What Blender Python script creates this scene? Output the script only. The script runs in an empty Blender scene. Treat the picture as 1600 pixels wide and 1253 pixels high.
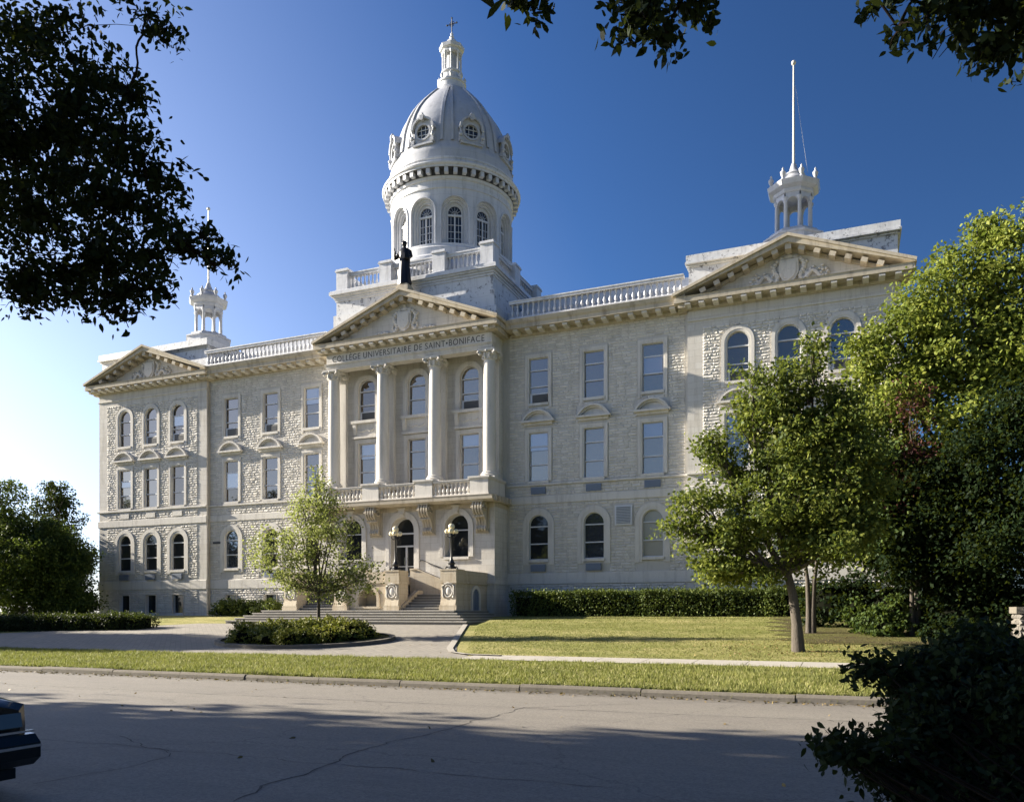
import bpy, math, random
import numpy as np
from math import radians, sin, cos, pi, sqrt, atan2
from mathutils import Vector, Matrix

rnd = random.Random(7)
nr = np.random.default_rng(11)
SC = bpy.context.scene

# ------------------------------------------------------------------ camera
cam_d = bpy.data.cameras.new('camera')
cam = bpy.data.objects.new('camera', cam_d)
SC.collection.objects.link(cam)
cam.location = (25.99, -46.097, 0.0)
cam.rotation_euler = (radians(90), 0, 0.39776)
cam_d.sensor_fit = 'HORIZONTAL'
cam_d.sensor_width = 36
cam_d.lens = 36 * 1261.57 / 1600
cam_d.shift_y = 0.2068
cam_d.clip_start = 0.1
cam_d.clip_end = 3000
SC.camera = cam

# ------------------------------------------------------------------ sun and sky
SUN_TO = Vector((-9.0, -1.2, 3.5)).normalized()          # towards the sun
SUN_EL = math.asin(SUN_TO.z)
SUN_ROT = atan2(SUN_TO.x, SUN_TO.y)
w = bpy.data.worlds.new('World')
SC.world = w
w.use_nodes = True
nt = w.node_tree
nt.nodes.clear()
sky = nt.nodes.new('ShaderNodeTexSky')
sky.sky_type = 'NISHITA'
sky.sun_disc = False
sky.sun_elevation = SUN_EL
sky.sun_rotation = SUN_ROT
sky.altitude = 0
sky.air_density = 1.0
sky.dust_density = 0.9
sky.ozone_density = 5.0
bg = nt.nodes.new('ShaderNodeBackground')
bg.inputs[1].default_value = 0.07
wo = nt.nodes.new('ShaderNodeOutputWorld')
tint = nt.nodes.new('ShaderNodeMix'); tint.data_type = 'RGBA'; tint.blend_type = 'MULTIPLY'
tint.inputs[0].default_value = 1.0; tint.inputs[7].default_value = (0.90, 0.94, 1.12, 1)
nt.links.new(sky.outputs[0], tint.inputs[6])
# clear evening air: the sky is hazy and pale towards the low sun, deep and polarised away from it
tc = nt.nodes.new('ShaderNodeTexCoord')
dp = nt.nodes.new('ShaderNodeVectorMath'); dp.operation = 'DOT_PRODUCT'
nt.links.new(tc.outputs['Generated'], dp.inputs[0]); dp.inputs[1].default_value = Vector((SUN_TO.x, SUN_TO.y, -0.35)).normalized()
mr = nt.nodes.new('ShaderNodeMapRange'); mr.interpolation_type = 'SMOOTHSTEP'
mr.inputs[1].default_value = -0.55; mr.inputs[2].default_value = 1.0; mr.inputs[3].default_value = 0.36; mr.inputs[4].default_value = 1.0
nt.links.new(dp.outputs['Value'], mr.inputs[0])
sc_ = nt.nodes.new('ShaderNodeVectorMath'); sc_.operation = 'SCALE'
nt.links.new(tint.outputs[2], sc_.inputs[0]); nt.links.new(mr.outputs[0], sc_.inputs['Scale'])
hz = nt.nodes.new('ShaderNodeMapRange'); hz.inputs[1].default_value = 0.0; hz.inputs[2].default_value = 1.0; hz.inputs[3].default_value = 1.08; hz.inputs[4].default_value = 0.42
nt.links.new(dp.outputs['Value'], hz.inputs[0])
hs = nt.nodes.new('ShaderNodeHueSaturation'); nt.links.new(hz.outputs[0], hs.inputs['Saturation']); nt.links.new(sc_.outputs[0], hs.inputs['Color'])
nt.links.new(hs.outputs[0], bg.inputs[0])
nt.links.new(bg.outputs[0], wo.inputs[0])
sun_d = bpy.data.lights.new('sun', 'SUN')
sun_d.energy = 5.0
sun_d.angle = radians(0.5)
sun_d.color = (1.0, 0.91, 0.76)
sun = bpy.data.objects.new('sun', sun_d)
sun.rotation_euler = SUN_TO.to_track_quat('Z', 'Y').to_euler()
sun.location = (-60, -60, 60)
SC.collection.objects.link(sun)
SC.view_settings.view_transform = 'Standard'
SC.view_settings.look = 'None'
SC.view_settings.gamma = 1.0
SC.view_settings.exposure = 1.88
SC.render.film_transparent = False
SC.cycles.max_bounces = 6
SC.cycles.diffuse_bounces = 3
SC.cycles.transparent_max_bounces = 6

# ------------------------------------------------------------------ materials
def nodes_of(name):
    m = bpy.data.materials.new(name)
    m.use_nodes = True
    t = m.node_tree
    p = t.nodes['Principled BSDF']
    return m, t, p

def N(t, typ, **kw):
    n = t.nodes.new(typ)
    for k, v in kw.items():
        if k.startswith('i_'):
            n.inputs[k[2:]].default_value = v
        else:
            setattr(n, k, v)
    return n

def ramp(t, fac, stops):
    r = t.nodes.new('ShaderNodeValToRGB')
    while len(r.color_ramp.elements) < len(stops):
        r.color_ramp.elements.new(0.5)
    for e, (p, c) in zip(r.color_ramp.elements, stops):
        e.position = p
        e.color = (*c, 1) if len(c) == 3 else c
    t.links.new(fac, r.inputs[0])
    return r.outputs[0]

def mix(t, fac, a, b, mode='MIX'):
    n = t.nodes.new('ShaderNodeMix')
    n.data_type = 'RGBA'
    n.blend_type = mode
    for s, v in ((0, fac), (6, a), (7, b)):
        if hasattr(v, 'links') or hasattr(v, 'is_linked'):
            t.links.new(v, n.inputs[s])
        else:
            n.inputs[s].default_value = v if s == 0 else (*v, 1)
    return n.outputs[2]

def noise(t, co, scale, detail=4, rough=0.55, sxyz=None, out='Fac'):
    if sxyz:
        mp = t.nodes.new('ShaderNodeMapping')
        mp.inputs['Scale'].default_value = sxyz
        t.links.new(co, mp.inputs[0])
        co = mp.outputs[0]
    n = t.nodes.new('ShaderNodeTexNoise')
    n.inputs['Scale'].default_value = scale
    n.inputs['Detail'].default_value = detail
    n.inputs['Roughness'].default_value = rough
    t.links.new(co, n.inputs['Vector'])
    return n.outputs[out]

def pos(t):
    return t.nodes.new('ShaderNodeNewGeometry').outputs['Position']

def bump(t, p, h, strength=0.3, dist=0.02):
    b = t.nodes.new('ShaderNodeBump')
    b.inputs['Strength'].default_value = strength
    b.inputs['Distance'].default_value = dist
    t.links.new(h, b.inputs['Height'])
    t.links.new(b.outputs[0], p.inputs['Normal'])

def stone_mat(name, a, b, stain=(0.2, 0.18, 0.15), joints=True, rough=0.9, island=0.0, stain_amt=0.5):
    m, t, p = nodes_of(name)
    co = pos(t)
    c = mix(t, noise(t, co, 0.9, 6, 0.6), a, b)
    fine = noise(t, co, 14, 5, 0.7)
    c = mix(t, ramp(t, fine, [(0.35, (0, 0, 0)), (0.75, (1, 1, 1))]), c, tuple(x * 0.82 for x in a))
    # rain streaks running down the stone
    st = noise(t, co, 1.0, 5, 0.65, (2.6, 2.6, 0.35))
    f = ramp(t, st, [(0.50, (0, 0, 0)), (0.78, (stain_amt,) * 3)])
    c = mix(t, f, c, stain)
    if island:
        g = t.nodes.new('ShaderNodeNewGeometry')
        r = ramp(t, g.outputs['Random Per Island'], [(0, (1 - island,) * 3), (0.5, (1, 0.985, 0.96)), (1, (1 + island * 0.5,) * 3)])
        c = mix(t, 1.0, c, r, 'MULTIPLY')
    h = fine
    if joints:
        sx = t.nodes.new('ShaderNodeSeparateXYZ'); t.links.new(co, sx.inputs[0])
        ad = N(t, 'ShaderNodeMath', operation='ADD'); t.links.new(sx.outputs[0], ad.inputs[0]); t.links.new(sx.outputs[1], ad.inputs[1])
        cb = t.nodes.new('ShaderNodeCombineXYZ'); t.links.new(ad.outputs[0], cb.inputs[0]); t.links.new(sx.outputs[2], cb.inputs[1])
        br = t.nodes.new('ShaderNodeTexBrick')
        br.inputs['Scale'].default_value = 1.0
        br.inputs['Mortar Size'].default_value = 0.007
        br.inputs['Mortar Smooth'].default_value = 0.3
        br.inputs['Brick Width'].default_value = 0.95
        br.inputs['Row Height'].default_value = 0.36
        br.inputs['Color1'].default_value = (1, 1, 1, 1); br.inputs['Color2'].default_value = (0.9, 0.88, 0.85, 1)
        br.inputs['Mortar'].default_value = (0.55, 0.52, 0.48, 1)
        t.links.new(cb.outputs[0], br.inputs[0])
        c = mix(t, 0.75, c, br.outputs['Color'], 'MULTIPLY')
    t.links.new(c, p.inputs['Base Color'])
    p.inputs['Roughness'].default_value = rough
    p.inputs['Specular IOR Level'].default_value = 0.25
    bump(t, p, h, 0.5, 0.012)
    return m

M = {}
M['stone'] = stone_mat('limestone_ashlar', (0.66, 0.635, 0.59), (0.57, 0.545, 0.50), island=0.0)
M['trim'] = stone_mat('limestone_trim', (0.69, 0.66, 0.61), (0.60, 0.57, 0.52), joints=False)
M['rock'] = stone_mat('limestone_rock_faced', (0.67, 0.645, 0.60), (0.58, 0.555, 0.51), joints=False, island=0.14, stain_amt=0.3)
M['cornice'] = stone_mat('limestone_cornice_weathered_shade', (0.56, 0.50, 0.40), (0.44, 0.385, 0.30), joints=False, stain=(0.16, 0.13, 0.10), stain_amt=0.75)  # brown weathered stone, darkened further so gaps between modillions look shaded
M['warm'] = stone_mat('limestone_warm_stair', (0.60, 0.54, 0.43), (0.50, 0.42, 0.31), joints=True, stain=(0.26, 0.17, 0.09), stain_amt=0.6)
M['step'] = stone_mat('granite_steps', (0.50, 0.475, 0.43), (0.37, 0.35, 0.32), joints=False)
M['mortar'] = stone_mat('limestone_mortar_bed', (0.58, 0.555, 0.51), (0.48, 0.46, 0.42), joints=False)
M['riser'] = stone_mat('granite_risers_shade', (0.24, 0.23, 0.21), (0.15, 0.145, 0.13), joints=False)  # shade on the risers painted as darker stone, so the steps stand out
M['gate'] = stone_mat('gate_rubble', (0.20, 0.185, 0.165), (0.12, 0.11, 0.10), joints=False, island=0.3)
M['kerbstone'] = stone_mat('kerb_concrete', (0.20, 0.18, 0.15), (0.10, 0.088, 0.07), joints=False, stain=(0.1, 0.09, 0.07), stain_amt=0.8)

def paint_mat(name, base, peel=0.0, rough=0.45):
    m, t, p = nodes_of(name)
    co = pos(t)
    c = mix(t, noise(t, co, 0.8, 5, 0.6), base, tuple(x * 0.86 for x in base))
    st = noise(t, co, 1.3, 5, 0.7, (2.5, 2.5, 0.3))
    c = mix(t, ramp(t, st, [(0.50, (0, 0, 0)), (0.78, (0.7,) * 3)]), c, (0.25, 0.25, 0.26))
    sx = t.nodes.new('ShaderNodeSeparateXYZ'); t.links.new(co, sx.inputs[0])
    sm = N(t, 'ShaderNodeMath', operation='PINGPONG'); sm.inputs[1].default_value = 0.36; t.links.new(sx.outputs[2], sm.inputs[0])
    c = mix(t, ramp(t, sm.outputs[0], [(0.0, (0.45,) * 3), (0.014, (0, 0, 0))]), c, (0.2, 0.2, 0.21))
    if peel:
        pl = noise(t, co, 2.7, 7, 0.75)
        c = mix(t, ramp(t, pl, [(0.60 - 0.03 * peel, (0, 0, 0)), (0.615 - 0.03 * peel, (0.9,) * 3)]), c, (0.16, 0.16, 0.17))
    t.links.new(c, p.inputs['Base Color'])
    p.inputs['Roughness'].default_value = rough
    bump(t, p, noise(t, co, 5, 4, 0.6), 0.35, 0.03)
    return m

M['white'] = paint_mat('white_painted_metal', (0.60, 0.61, 0.64))
M['white_peel'] = paint_mat('white_paint_peeling', (0.60, 0.61, 0.63), peel=1.0)
M['silver'] = paint_mat('silver_painted_dome', (0.46, 0.47, 0.50), rough=0.38)
M['pole'] = paint_mat('pale_pole_paint', (0.62, 0.60, 0.55))

def plain(name, col, rough=0.5, metal=0.0, spec=0.5, nz=0.15):
    m, t, p = nodes_of(name)
    c = mix(t, noise(t, pos(t), 6, 4, 0.6), col, tuple(x * (1 - nz) for x in col))
    t.links.new(c, p.inputs['Base Color'])
    p.inputs['Roughness'].default_value = rough
    p.inputs['Metallic'].default_value = metal
    p.inputs['Specular IOR Level'].default_value = spec
    return m

M['frame'] = plain('grey_white_window_frame', (0.62, 0.63, 0.65), 0.45)
M['bronze'] = plain('dark_bronze', (0.018, 0.018, 0.02), 0.38, 0.6)
M['iron'] = plain('black_iron', (0.015, 0.015, 0.016), 0.45)
M['letter'] = plain('dark_incised_letters', (0.035, 0.032, 0.03), 0.8)
M['vent'] = plain('blue_grey_vent', (0.16, 0.20, 0.27), 0.6)
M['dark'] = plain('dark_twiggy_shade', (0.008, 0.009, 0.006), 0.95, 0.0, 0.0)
M['soffit_dark'] = plain('dark_soffit', (0.07, 0.07, 0.075), 0.8)
M['globe'] = plain('cream_glass_globe', (0.80, 0.72, 0.50), 0.2)
M['ac'] = plain('air_conditioner_grille', (0.085, 0.085, 0.085), 0.6)
M['roof'] = plain('grey_flat_roof', (0.22, 0.22, 0.22), 0.8)
M['louvre'] = plain('louvre_slats', (0.30, 0.34, 0.42), 0.5)
M['car'] = plain('dark_green_black_car_paint', (0.004, 0.009, 0.010), 0.15, 0.0, 0.4)
M['rubber'] = plain('black_rubber', (0.012, 0.012, 0.012), 0.8)
M['chrome'] = plain('chrome', (0.75, 0.75, 0.76), 0.15, 1.0)
M['lamp_glass'] = plain('headlight_glass', (0.06, 0.065, 0.07), 0.08, 0.4)
M['twig'] = plain('dark_twig_bark', (0.018, 0.014, 0.011), 0.95, 0.0, 0.02)

def glass_mat(name, col, metal, rough=0.03):
    m, t, p = nodes_of(name)
    co = pos(t)
    p.inputs['Base Color'].default_value = (*col, 1)
    p.inputs['Metallic'].default_value = metal
    p.inputs['Roughness'].default_value = rough
    p.inputs['Specular IOR Level'].default_value = 0.8
    bump(t, p, noise(t, co, 0.7, 2, 0.4), 0.05, 0.05)
    return m

M['glass'] = glass_mat('sky_reflecting_glass', (0.25, 0.225, 0.20), 0.9)
M['glass_b'] = glass_mat('sky_reflecting_glass_darker', (0.20, 0.175, 0.15), 0.85)
M['glass_c'] = glass_mat('sky_reflecting_glass_over_curtain', (0.31, 0.28, 0.24), 0.75, 0.06)
M['glass_dim'] = glass_mat('dim_glass', (0.20, 0.23, 0.27), 0.8)
M['glass_blind'] = glass_mat('glass_over_pale_blind', (0.36, 0.37, 0.38), 0.55, 0.12)
M['glass_cream'] = glass_mat('glass_over_cream_blind', (0.36, 0.34, 0.27), 0.15, 0.2)
M['glass_dark'] = glass_mat('dark_glass', (0.045, 0.05, 0.055), 0.5)

def leaf_mat(name, a, b, trans=0.35, c3=None):
    m, t, p = nodes_of(name)
    g = t.nodes.new('ShaderNodeNewGeometry')
    stops = [(0, a), (1, b)] if c3 is None else [(0, a), (0.8, b), (1, c3)]
    c = ramp(t, g.outputs['Random Per Island'], stops)
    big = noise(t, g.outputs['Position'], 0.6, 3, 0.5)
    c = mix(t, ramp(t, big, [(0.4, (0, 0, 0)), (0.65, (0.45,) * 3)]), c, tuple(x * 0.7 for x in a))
    t.links.new(c, p.inputs['Base Color'])
    p.inputs['Roughness'].default_value = 0.6
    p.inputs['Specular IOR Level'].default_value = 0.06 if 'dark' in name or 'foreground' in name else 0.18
    tr = t.nodes.new('ShaderNodeBsdfTranslucent')
    c2 = mix(t, 0.4, c, (0.16, 0.20, 0.02))
    t.links.new(c2, tr.inputs[0])
    ms = t.nodes.new('ShaderNodeMixShader')
    ms.inputs[0].default_value = trans
    out = [n for n in t.nodes if n.type == 'OUTPUT_MATERIAL'][0]
    t.links.new(p.outputs[0], ms.inputs[1]); t.links.new(tr.outputs[0], ms.inputs[2])
    t.links.new(ms.outputs[0], out.inputs[0])
    return m

M['leaf_mid'] = leaf_mat('leaves_mid_green', (0.03, 0.06, 0.014), (0.09, 0.125, 0.028))
M['leaf_maple'] = leaf_mat('leaves_maple', (0.045, 0.08, 0.018), (0.24, 0.26, 0.05), 0.42)
M['leaf_light'] = leaf_mat('leaves_light_yellow_green', (0.12, 0.17, 0.03), (0.30, 0.32, 0.06), 0.45)
M['leaf_elm'] = leaf_mat('leaves_young_pale', (0.20, 0.24, 0.07), (0.38, 0.39, 0.15), 0.5)
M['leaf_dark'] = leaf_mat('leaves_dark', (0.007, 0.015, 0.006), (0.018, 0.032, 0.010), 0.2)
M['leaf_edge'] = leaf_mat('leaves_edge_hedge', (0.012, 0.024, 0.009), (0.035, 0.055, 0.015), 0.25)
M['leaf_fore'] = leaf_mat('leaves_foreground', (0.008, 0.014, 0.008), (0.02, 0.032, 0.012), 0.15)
M['leaf_red'] = leaf_mat('leaves_reddish', (0.045, 0.012, 0.012), (0.09, 0.03, 0.025), 0.25)
M['leaf_hedge'] = leaf_mat('leaves_hedge', (0.035, 0.065, 0.018), (0.16, 0.19, 0.04), 0.25)
M['leaf_yew'] = leaf_mat('leaves_yew', (0.05, 0.075, 0.015), (0.34, 0.32, 0.055), 0.25)
M['litter'] = leaf_mat('fallen_leaf', (0.10, 0.07, 0.03), (0.30, 0.22, 0.08), 0.1)
M['grass_blade'] = leaf_mat('grass_blades', (0.12, 0.145, 0.035), (0.31, 0.30, 0.10), 0.35, (0.46, 0.41, 0.21))

def bark_mat():
    m, t, p = nodes_of('bark')
    co = pos(t)
    c = mix(t, noise(t, co, 6, 6, 0.7, (3, 3, 0.6)), (0.025, 0.02, 0.016), (0.13, 0.108, 0.085))
    t.links.new(c, p.inputs['Base Color'])
    p.inputs['Roughness'].default_value = 0.9
    bump(t, p, noise(t, co, 8, 5, 0.7, (3, 3, 0.5)), 0.9, 0.03)
    return m
M['bark'] = bark_mat()

def lawn_mat(name, a, b, dry):
    m, t, p = nodes_of(name)
    co = pos(t)
    c = mix(t, noise(t, co, 30, 5, 0.8, (1, 1, 1)), a, b)
    c = mix(t, ramp(t, noise(t, co, 0.35, 5, 0.65, (0.6, 1.6, 1)), [(0.42, (0, 0, 0)), (0.68, (0.75,) * 3)]), c, dry)
    t.links.new(c, p.inputs['Base Color'])
    p.inputs['Roughness'].default_value = 0.95
    p.inputs['Specular IOR Level'].default_value = 0.1
    bump(t, p, noise(t, co, 45, 4, 0.8), 1.0, 0.04)
    return m
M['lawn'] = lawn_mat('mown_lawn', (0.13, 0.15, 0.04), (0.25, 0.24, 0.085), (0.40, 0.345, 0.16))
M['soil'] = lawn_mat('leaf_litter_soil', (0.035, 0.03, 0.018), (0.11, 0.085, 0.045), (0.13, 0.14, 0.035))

def road_mat():
    m, t, p = nodes_of('old_concrete_road')
    co = pos(t)
    c = mix(t, noise(t, co, 0.35, 5, 0.6, (0.5, 2.0, 1)), (0.26, 0.235, 0.195), (0.185, 0.168, 0.145))
    c = mix(t, ramp(t, noise(t, co, 26, 5, 0.85), [(0.42, (0, 0, 0)), (0.62, (0.75,) * 3)]), c, (0.10, 0.09, 0.078))
    c = mix(t, ramp(t, noise(t, co, 2.2, 6, 0.8, (0.35, 1.6, 1)), [(0.52, (0, 0, 0)), (0.72, (0.5,) * 3)]), c, (0.105, 0.095, 0.08))
    # tyre-darkened bands along the lanes
    c = mix(t, ramp(t, noise(t, co, 1.2, 4, 0.6, (0.04, 1.3, 1)), [(0.45, (0, 0, 0)), (0.7, (0.35,) * 3)]), c, (0.14, 0.125, 0.11))
    sy = t.nodes.new('ShaderNodeSeparateXYZ'); t.links.new(co, sy.inputs[0])
    gr = N(t, 'ShaderNodeMapRange'); gr.inputs[1].default_value = -30.15; gr.inputs[2].default_value = -29.5; t.links.new(sy.outputs[1], gr.inputs[0])
    gm = N(t, 'ShaderNodeMath', operation='MULTIPLY'); t.links.new(gr.outputs[0], gm.inputs[0]); t.links.new(ramp(t, noise(t, co, 3.5, 5, 0.8, (0.5, 2, 1)), [(0.35, (0, 0, 0)), (0.6, (1, 1, 1))]), gm.inputs[1])
    c = mix(t, gm.outputs[0], c, (0.07, 0.06, 0.045))
    vo = t.nodes.new('ShaderNodeTexVoronoi')
    vo.feature = 'DISTANCE_TO_EDGE'
    vo.inputs['Scale'].default_value = 0.16
    ad = N(t, 'ShaderNodeVectorMath', operation='ADD')
    sc = N(t, 'ShaderNodeVectorMath', operation='SCALE'); sc.inputs['Scale'].default_value = 0.9
    t.links.new(noise(t, co, 1.1, 5, 0.7, None, 'Color'), sc.inputs[0])
    t.links.new(co, ad.inputs[0]); t.links.new(sc.outputs[0], ad.inputs[1])
    t.links.new(ad.outputs[0], vo.inputs['Vector'])
    c = mix(t, ramp(t, vo.outputs['Distance'], [(0.0, (0.5,) * 3), (0.004, (0, 0, 0))]), c, (0.05, 0.045, 0.04))
    t.links.new(c, p.inputs['Base Color'])
    p.inputs['Roughness'].default_value = 0.75
    bump(t, p, noise(t, co, 30, 5, 0.8), 0.6, 0.01)
    return m
M['road'] = road_mat()
M['walk'] = stone_mat('sidewalk_concrete', (0.42, 0.39, 0.34), (0.33, 0.305, 0.27), joints=False)
M['crack'] = plain('joint_tar', (0.065, 0.06, 0.052), 0.9)

def paver_mat():
    m, t, p = nodes_of('forecourt_brick_pavers')
    co = pos(t)
    mp = t.nodes.new('ShaderNodeMapping'); mp.inputs['Rotation'].default_value = (0, 0, radians(45))
    t.links.new(co, mp.inputs[0])
    br = t.nodes.new('ShaderNodeTexBrick')
    br.inputs['Scale'].default_value = 1.0
    br.inputs['Brick Width'].default_value = 0.42; br.inputs['Row Height'].default_value = 0.21
    br.inputs['Mortar Size'].default_value = 0.012
    br.inputs['Color1'].default_value = (0.26, 0.235, 0.195, 1); br.inputs['Color2'].default_value = (0.165, 0.15, 0.13, 1)
    br.inputs['Mortar'].default_value = (0.12, 0.105, 0.09, 1)
    t.links.new(mp.outputs[0], br.inputs[0])
    c = mix(t, noise(t, co, 0.8, 5, 0.6), br.outputs['Color'], (0.215, 0.195, 0.165))
    t.links.new(c, p.inputs['Base Color'])
    p.inputs['Roughness'].default_value = 0.85
    bump(t, p, noise(t, co, 12, 4, 0.7), 0.3, 0.01)
    return m
M['paver'] = paver_mat()

# ------------------------------------------------------------------ mesh helpers
class MB:
    def __init__(s):
        s.v = []; s.f = []
    def add(s, vs, fs):
        o = len(s.v); s.v += [tuple(map(float, p)) for p in vs]; s.f += [tuple(i + o for i in f) for f in fs]
    def box(s, x0, x1, y0, y1, z0, z1):
        s.add([(x0,y0,z0),(x1,y0,z0),(x1,y1,z0),(x0,y1,z0),(x0,y0,z1),(x1,y0,z1),(x1,y1,z1),(x0,y1,z1)],
              [(0,3,2,1),(4,5,6,7),(0,1,5,4),(1,2,6,5),(2,3,7,6),(3,0,4,7)])
    def cbox(s, cx, cy, cz, hx, hy, hz, M4=None):
        vs = [Vector((a*hx, b*hy, c*hz)) for c in (-1,1) for a,b in ((-1,-1),(1,-1),(1,1),(-1,1))]
        if M4 is not None: vs = [M4 @ v for v in vs]
        s.add([(v.x+cx, v.y+cy, v.z+cz) for v in vs], [(0,3,2,1),(4,5,6,7),(0,1,5,4),(1,2,6,5),(2,3,7,6),(3,0,4,7)])
    def strip(s, A, B, closed=False):
        n = len(A); o = []
        for i in range(n if closed else n - 1):
            j = (i + 1) % n
            o.append((i, j, n + j, n + i))
        s.add(list(A) + list(B), o)
    def poly(s, P):
        s.add(P, [tuple(range(len(P)))])
    def prism_y(s, prof, y0, y1):      # prof: (x,z) outline pushed along y
        n = len(prof)
        A = [(x, y0, z) for x, z in prof]; B = [(x, y1, z) for x, z in prof]
        s.add(A + B, [tuple(range(n - 1, -1, -1)), tuple(range(n, 2 * n))] + [(i, (i + 1) % n, n + (i + 1) % n, n + i) for i in range(n)])
    def prism_x(s, prof, x0, x1):      # prof: (y,z) outline pushed along x
        n = len(prof)
        A = [(x0, y, z) for y, z in prof]; B = [(x1, y, z) for y, z in prof]
        s.add(A + B, [tuple(range(n - 1, -1, -1)), tuple(range(n, 2 * n))] + [(i, (i + 1) % n, n + (i + 1) % n, n + i) for i in range(n)])
    def lathe(s, prof, cx=0, cy=0, n=48, a0=0, a1=2 * pi, cap=True):
        full = abs(a1 - a0 - 2 * pi) < 1e-6
        m = n if full else n + 1
        vs = []
        for r, z in prof:
            for k in range(m):
                a = a0 + (a1 - a0) * k / n
                vs.append((cx + r * sin(a), cy - r * cos(a), z))
        fs = []
        for i in range(len(prof) - 1):
            for k in range(n):
                k2 = (k + 1) % m
                fs.append((i*m+k, i*m+k2, (i+1)*m+k2, (i+1)*m+k))
        if cap and full:
            fs.append(tuple(range(m - 1, -1, -1))); fs.append(tuple((len(prof)-1)*m + k for k in range(m)))
        s.add(vs, fs)
    def tube(s, pts, rad, n=8, caps=True):
        pts = [Vector(p) for p in pts]; k = len(pts); vs = []
        for i, p in enumerate(pts):
            d = (pts[min(i+1, k-1)] - pts[max(i-1, 0)]).normalized()
            u = d.cross(Vector((0.13, 0.31, 0.94)))
            if u.length < 1e-3: u = d.cross(Vector((1, 0, 0)))
            u.normalize(); v = d.cross(u)
            r = rad[i] if isinstance(rad, (list, tuple)) else rad
            for j in range(n):
                a = 2 * pi * j / n
                q = p + u * (r * cos(a)) + v * (r * sin(a)); vs.append((q.x, q.y, q.z))
        fs = [(i*n+j, i*n+(j+1)%n, (i+1)*n+(j+1)%n, (i+1)*n+j) for i in range(k-1) for j in range(n)]
        if caps: fs += [tuple(range(n-1, -1, -1)), tuple((k-1)*n + j for j in range(n))]
        s.add(vs, fs)
    def sphere(s, c, r, n=12, sq=(1, 1, 1)):
        prof = [(max(1e-4, r * sin(pi * i / n)), -r * cos(pi * i / n)) for i in range(n + 1)]
        b = MB(); b.lathe(prof, 0, 0, n * 2, cap=False)
        s.add([(c[0] + x * sq[0], c[1] + y * sq[1], c[2] + z * sq[2]) for x, y, z in b.v], b.f)
    def mesh(s, name, smooth=None):
        me = bpy.data.meshes.new(name)
        me.from_pydata(s.v, [], s.f); me.update()
        if smooth is not None:
            me.polygons.foreach_set('use_smooth', [True] * len(me.polygons))
            me.set_sharp_from_angle(angle=radians(smooth))
        return me

WL = {}
def link(o, parent=None, loc=(0, 0, 0), rot=0):
    SC.collection.objects.link(o)
    loc = Vector(loc)
    if parent is not None:
        o.parent = parent; o.location = loc - WL[parent.name]
    else:
        o.location = loc
    if rot: o.rotation_euler = (0, 0, rot)
    WL[o.name] = loc
    return o
def obj(name, mb, mat, parent=None, loc=(0, 0, 0), smooth=None, rot=0):
    me = mb.mesh(name, smooth) if isinstance(mb, MB) else mb
    if not me.materials: me.materials.append(M[mat])
    return link(bpy.data.objects.new(name, me), parent, loc, rot)
def empty(name, loc):
    return link(bpy.data.objects.new(name, None), None, loc)
def tag(o, label, cat, group=None):
    o['label'] = label; o['category'] = cat
    if group: o['group'] = group
    return o
def struct(name, mb, mat):
    o = obj(name, mb, mat); o['kind'] = 'structure'; return o

# ------------------------------------------------------------------ ground
KN = [(-400, -1.6), (-43.01, -1.6), (-43.0, -1.75), (-29.31, -1.75), (-29.3, -1.60), (-22.8, -1.50), (-20.4, -1.42), (-9, -0.64), (-5, -0.30), (-3, -0.20), (400, -0.20)]
def gz(y):
    return float(np.interp(y, [k[0] for k in KN], [k[1] for k in KN]))
def sheet(mb, x0, x1, y0, y1, dz=0.0, nx=1):
    ys = sorted({y0, y1} | {k[0] for k in KN if y0 < k[0] < y1})
    for a, b in zip(ys[:-1], ys[1:]):
        for i in range(nx):
            xa = x0 + (x1 - x0) * i / nx; xb = x0 + (x1 - x0) * (i + 1) / nx
            mb.add([(xa, a, gz(a)+dz), (xb, a, gz(a)+dz), (xb, b, gz(b)+dz), (xa, b, gz(b)+dz)], [(0, 1, 2, 3)])
def gpoly(mb, pts, dz):
    """a ground patch following the slope: pts (x,y) convex-ish outline cut into strips along y"""
    ys = sorted({round(p[1], 3) for p in pts} | {k[0] for k in KN if min(p[1] for p in pts) < k[0] < max(p[1] for p in pts)})
    def xs(y):
        r = []
        for i in range(len(pts)):
            (ax, ay), (bx, by) = pts[i], pts[(i+1) % len(pts)]
            if ay == by:
                if abs(ay - y) < 1e-6: r += [ax, bx]
            elif min(ay, by) - 1e-6 <= y <= max(ay, by) + 1e-6:
                r.append(ax + (bx - ax) * (y - ay) / (by - ay))
        return min(r), max(r)
    for a, b in zip(ys[:-1], ys[1:]):
        l0, r0 = xs(a); l1, r1 = xs(b)
        mb.add([(l0, a, gz(a)+dz), (r0, a, gz(a)+dz), (r1, b, gz(b)+dz), (l1, b, gz(b)+dz)], [(0, 1, 2, 3)])

g = MB()
sheet(g, -900, 900, -43.3, 400)
g.add([(-900, -400, -1.6), (900, -400, -1.6), (900, -43.3, -1.6), (-900, -43.3, -1.6)], [(0, 1, 2, 3)])
struct('ground', g, 'lawn')
g = MB(); g.add([(-400, -43.0, -1.744), (400, -43.0, -1.744), (400, -29.45, -1.744), (-400, -29.45, -1.744)], [(0, 1, 2, 3)])
struct('road', g, 'road')
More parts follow.
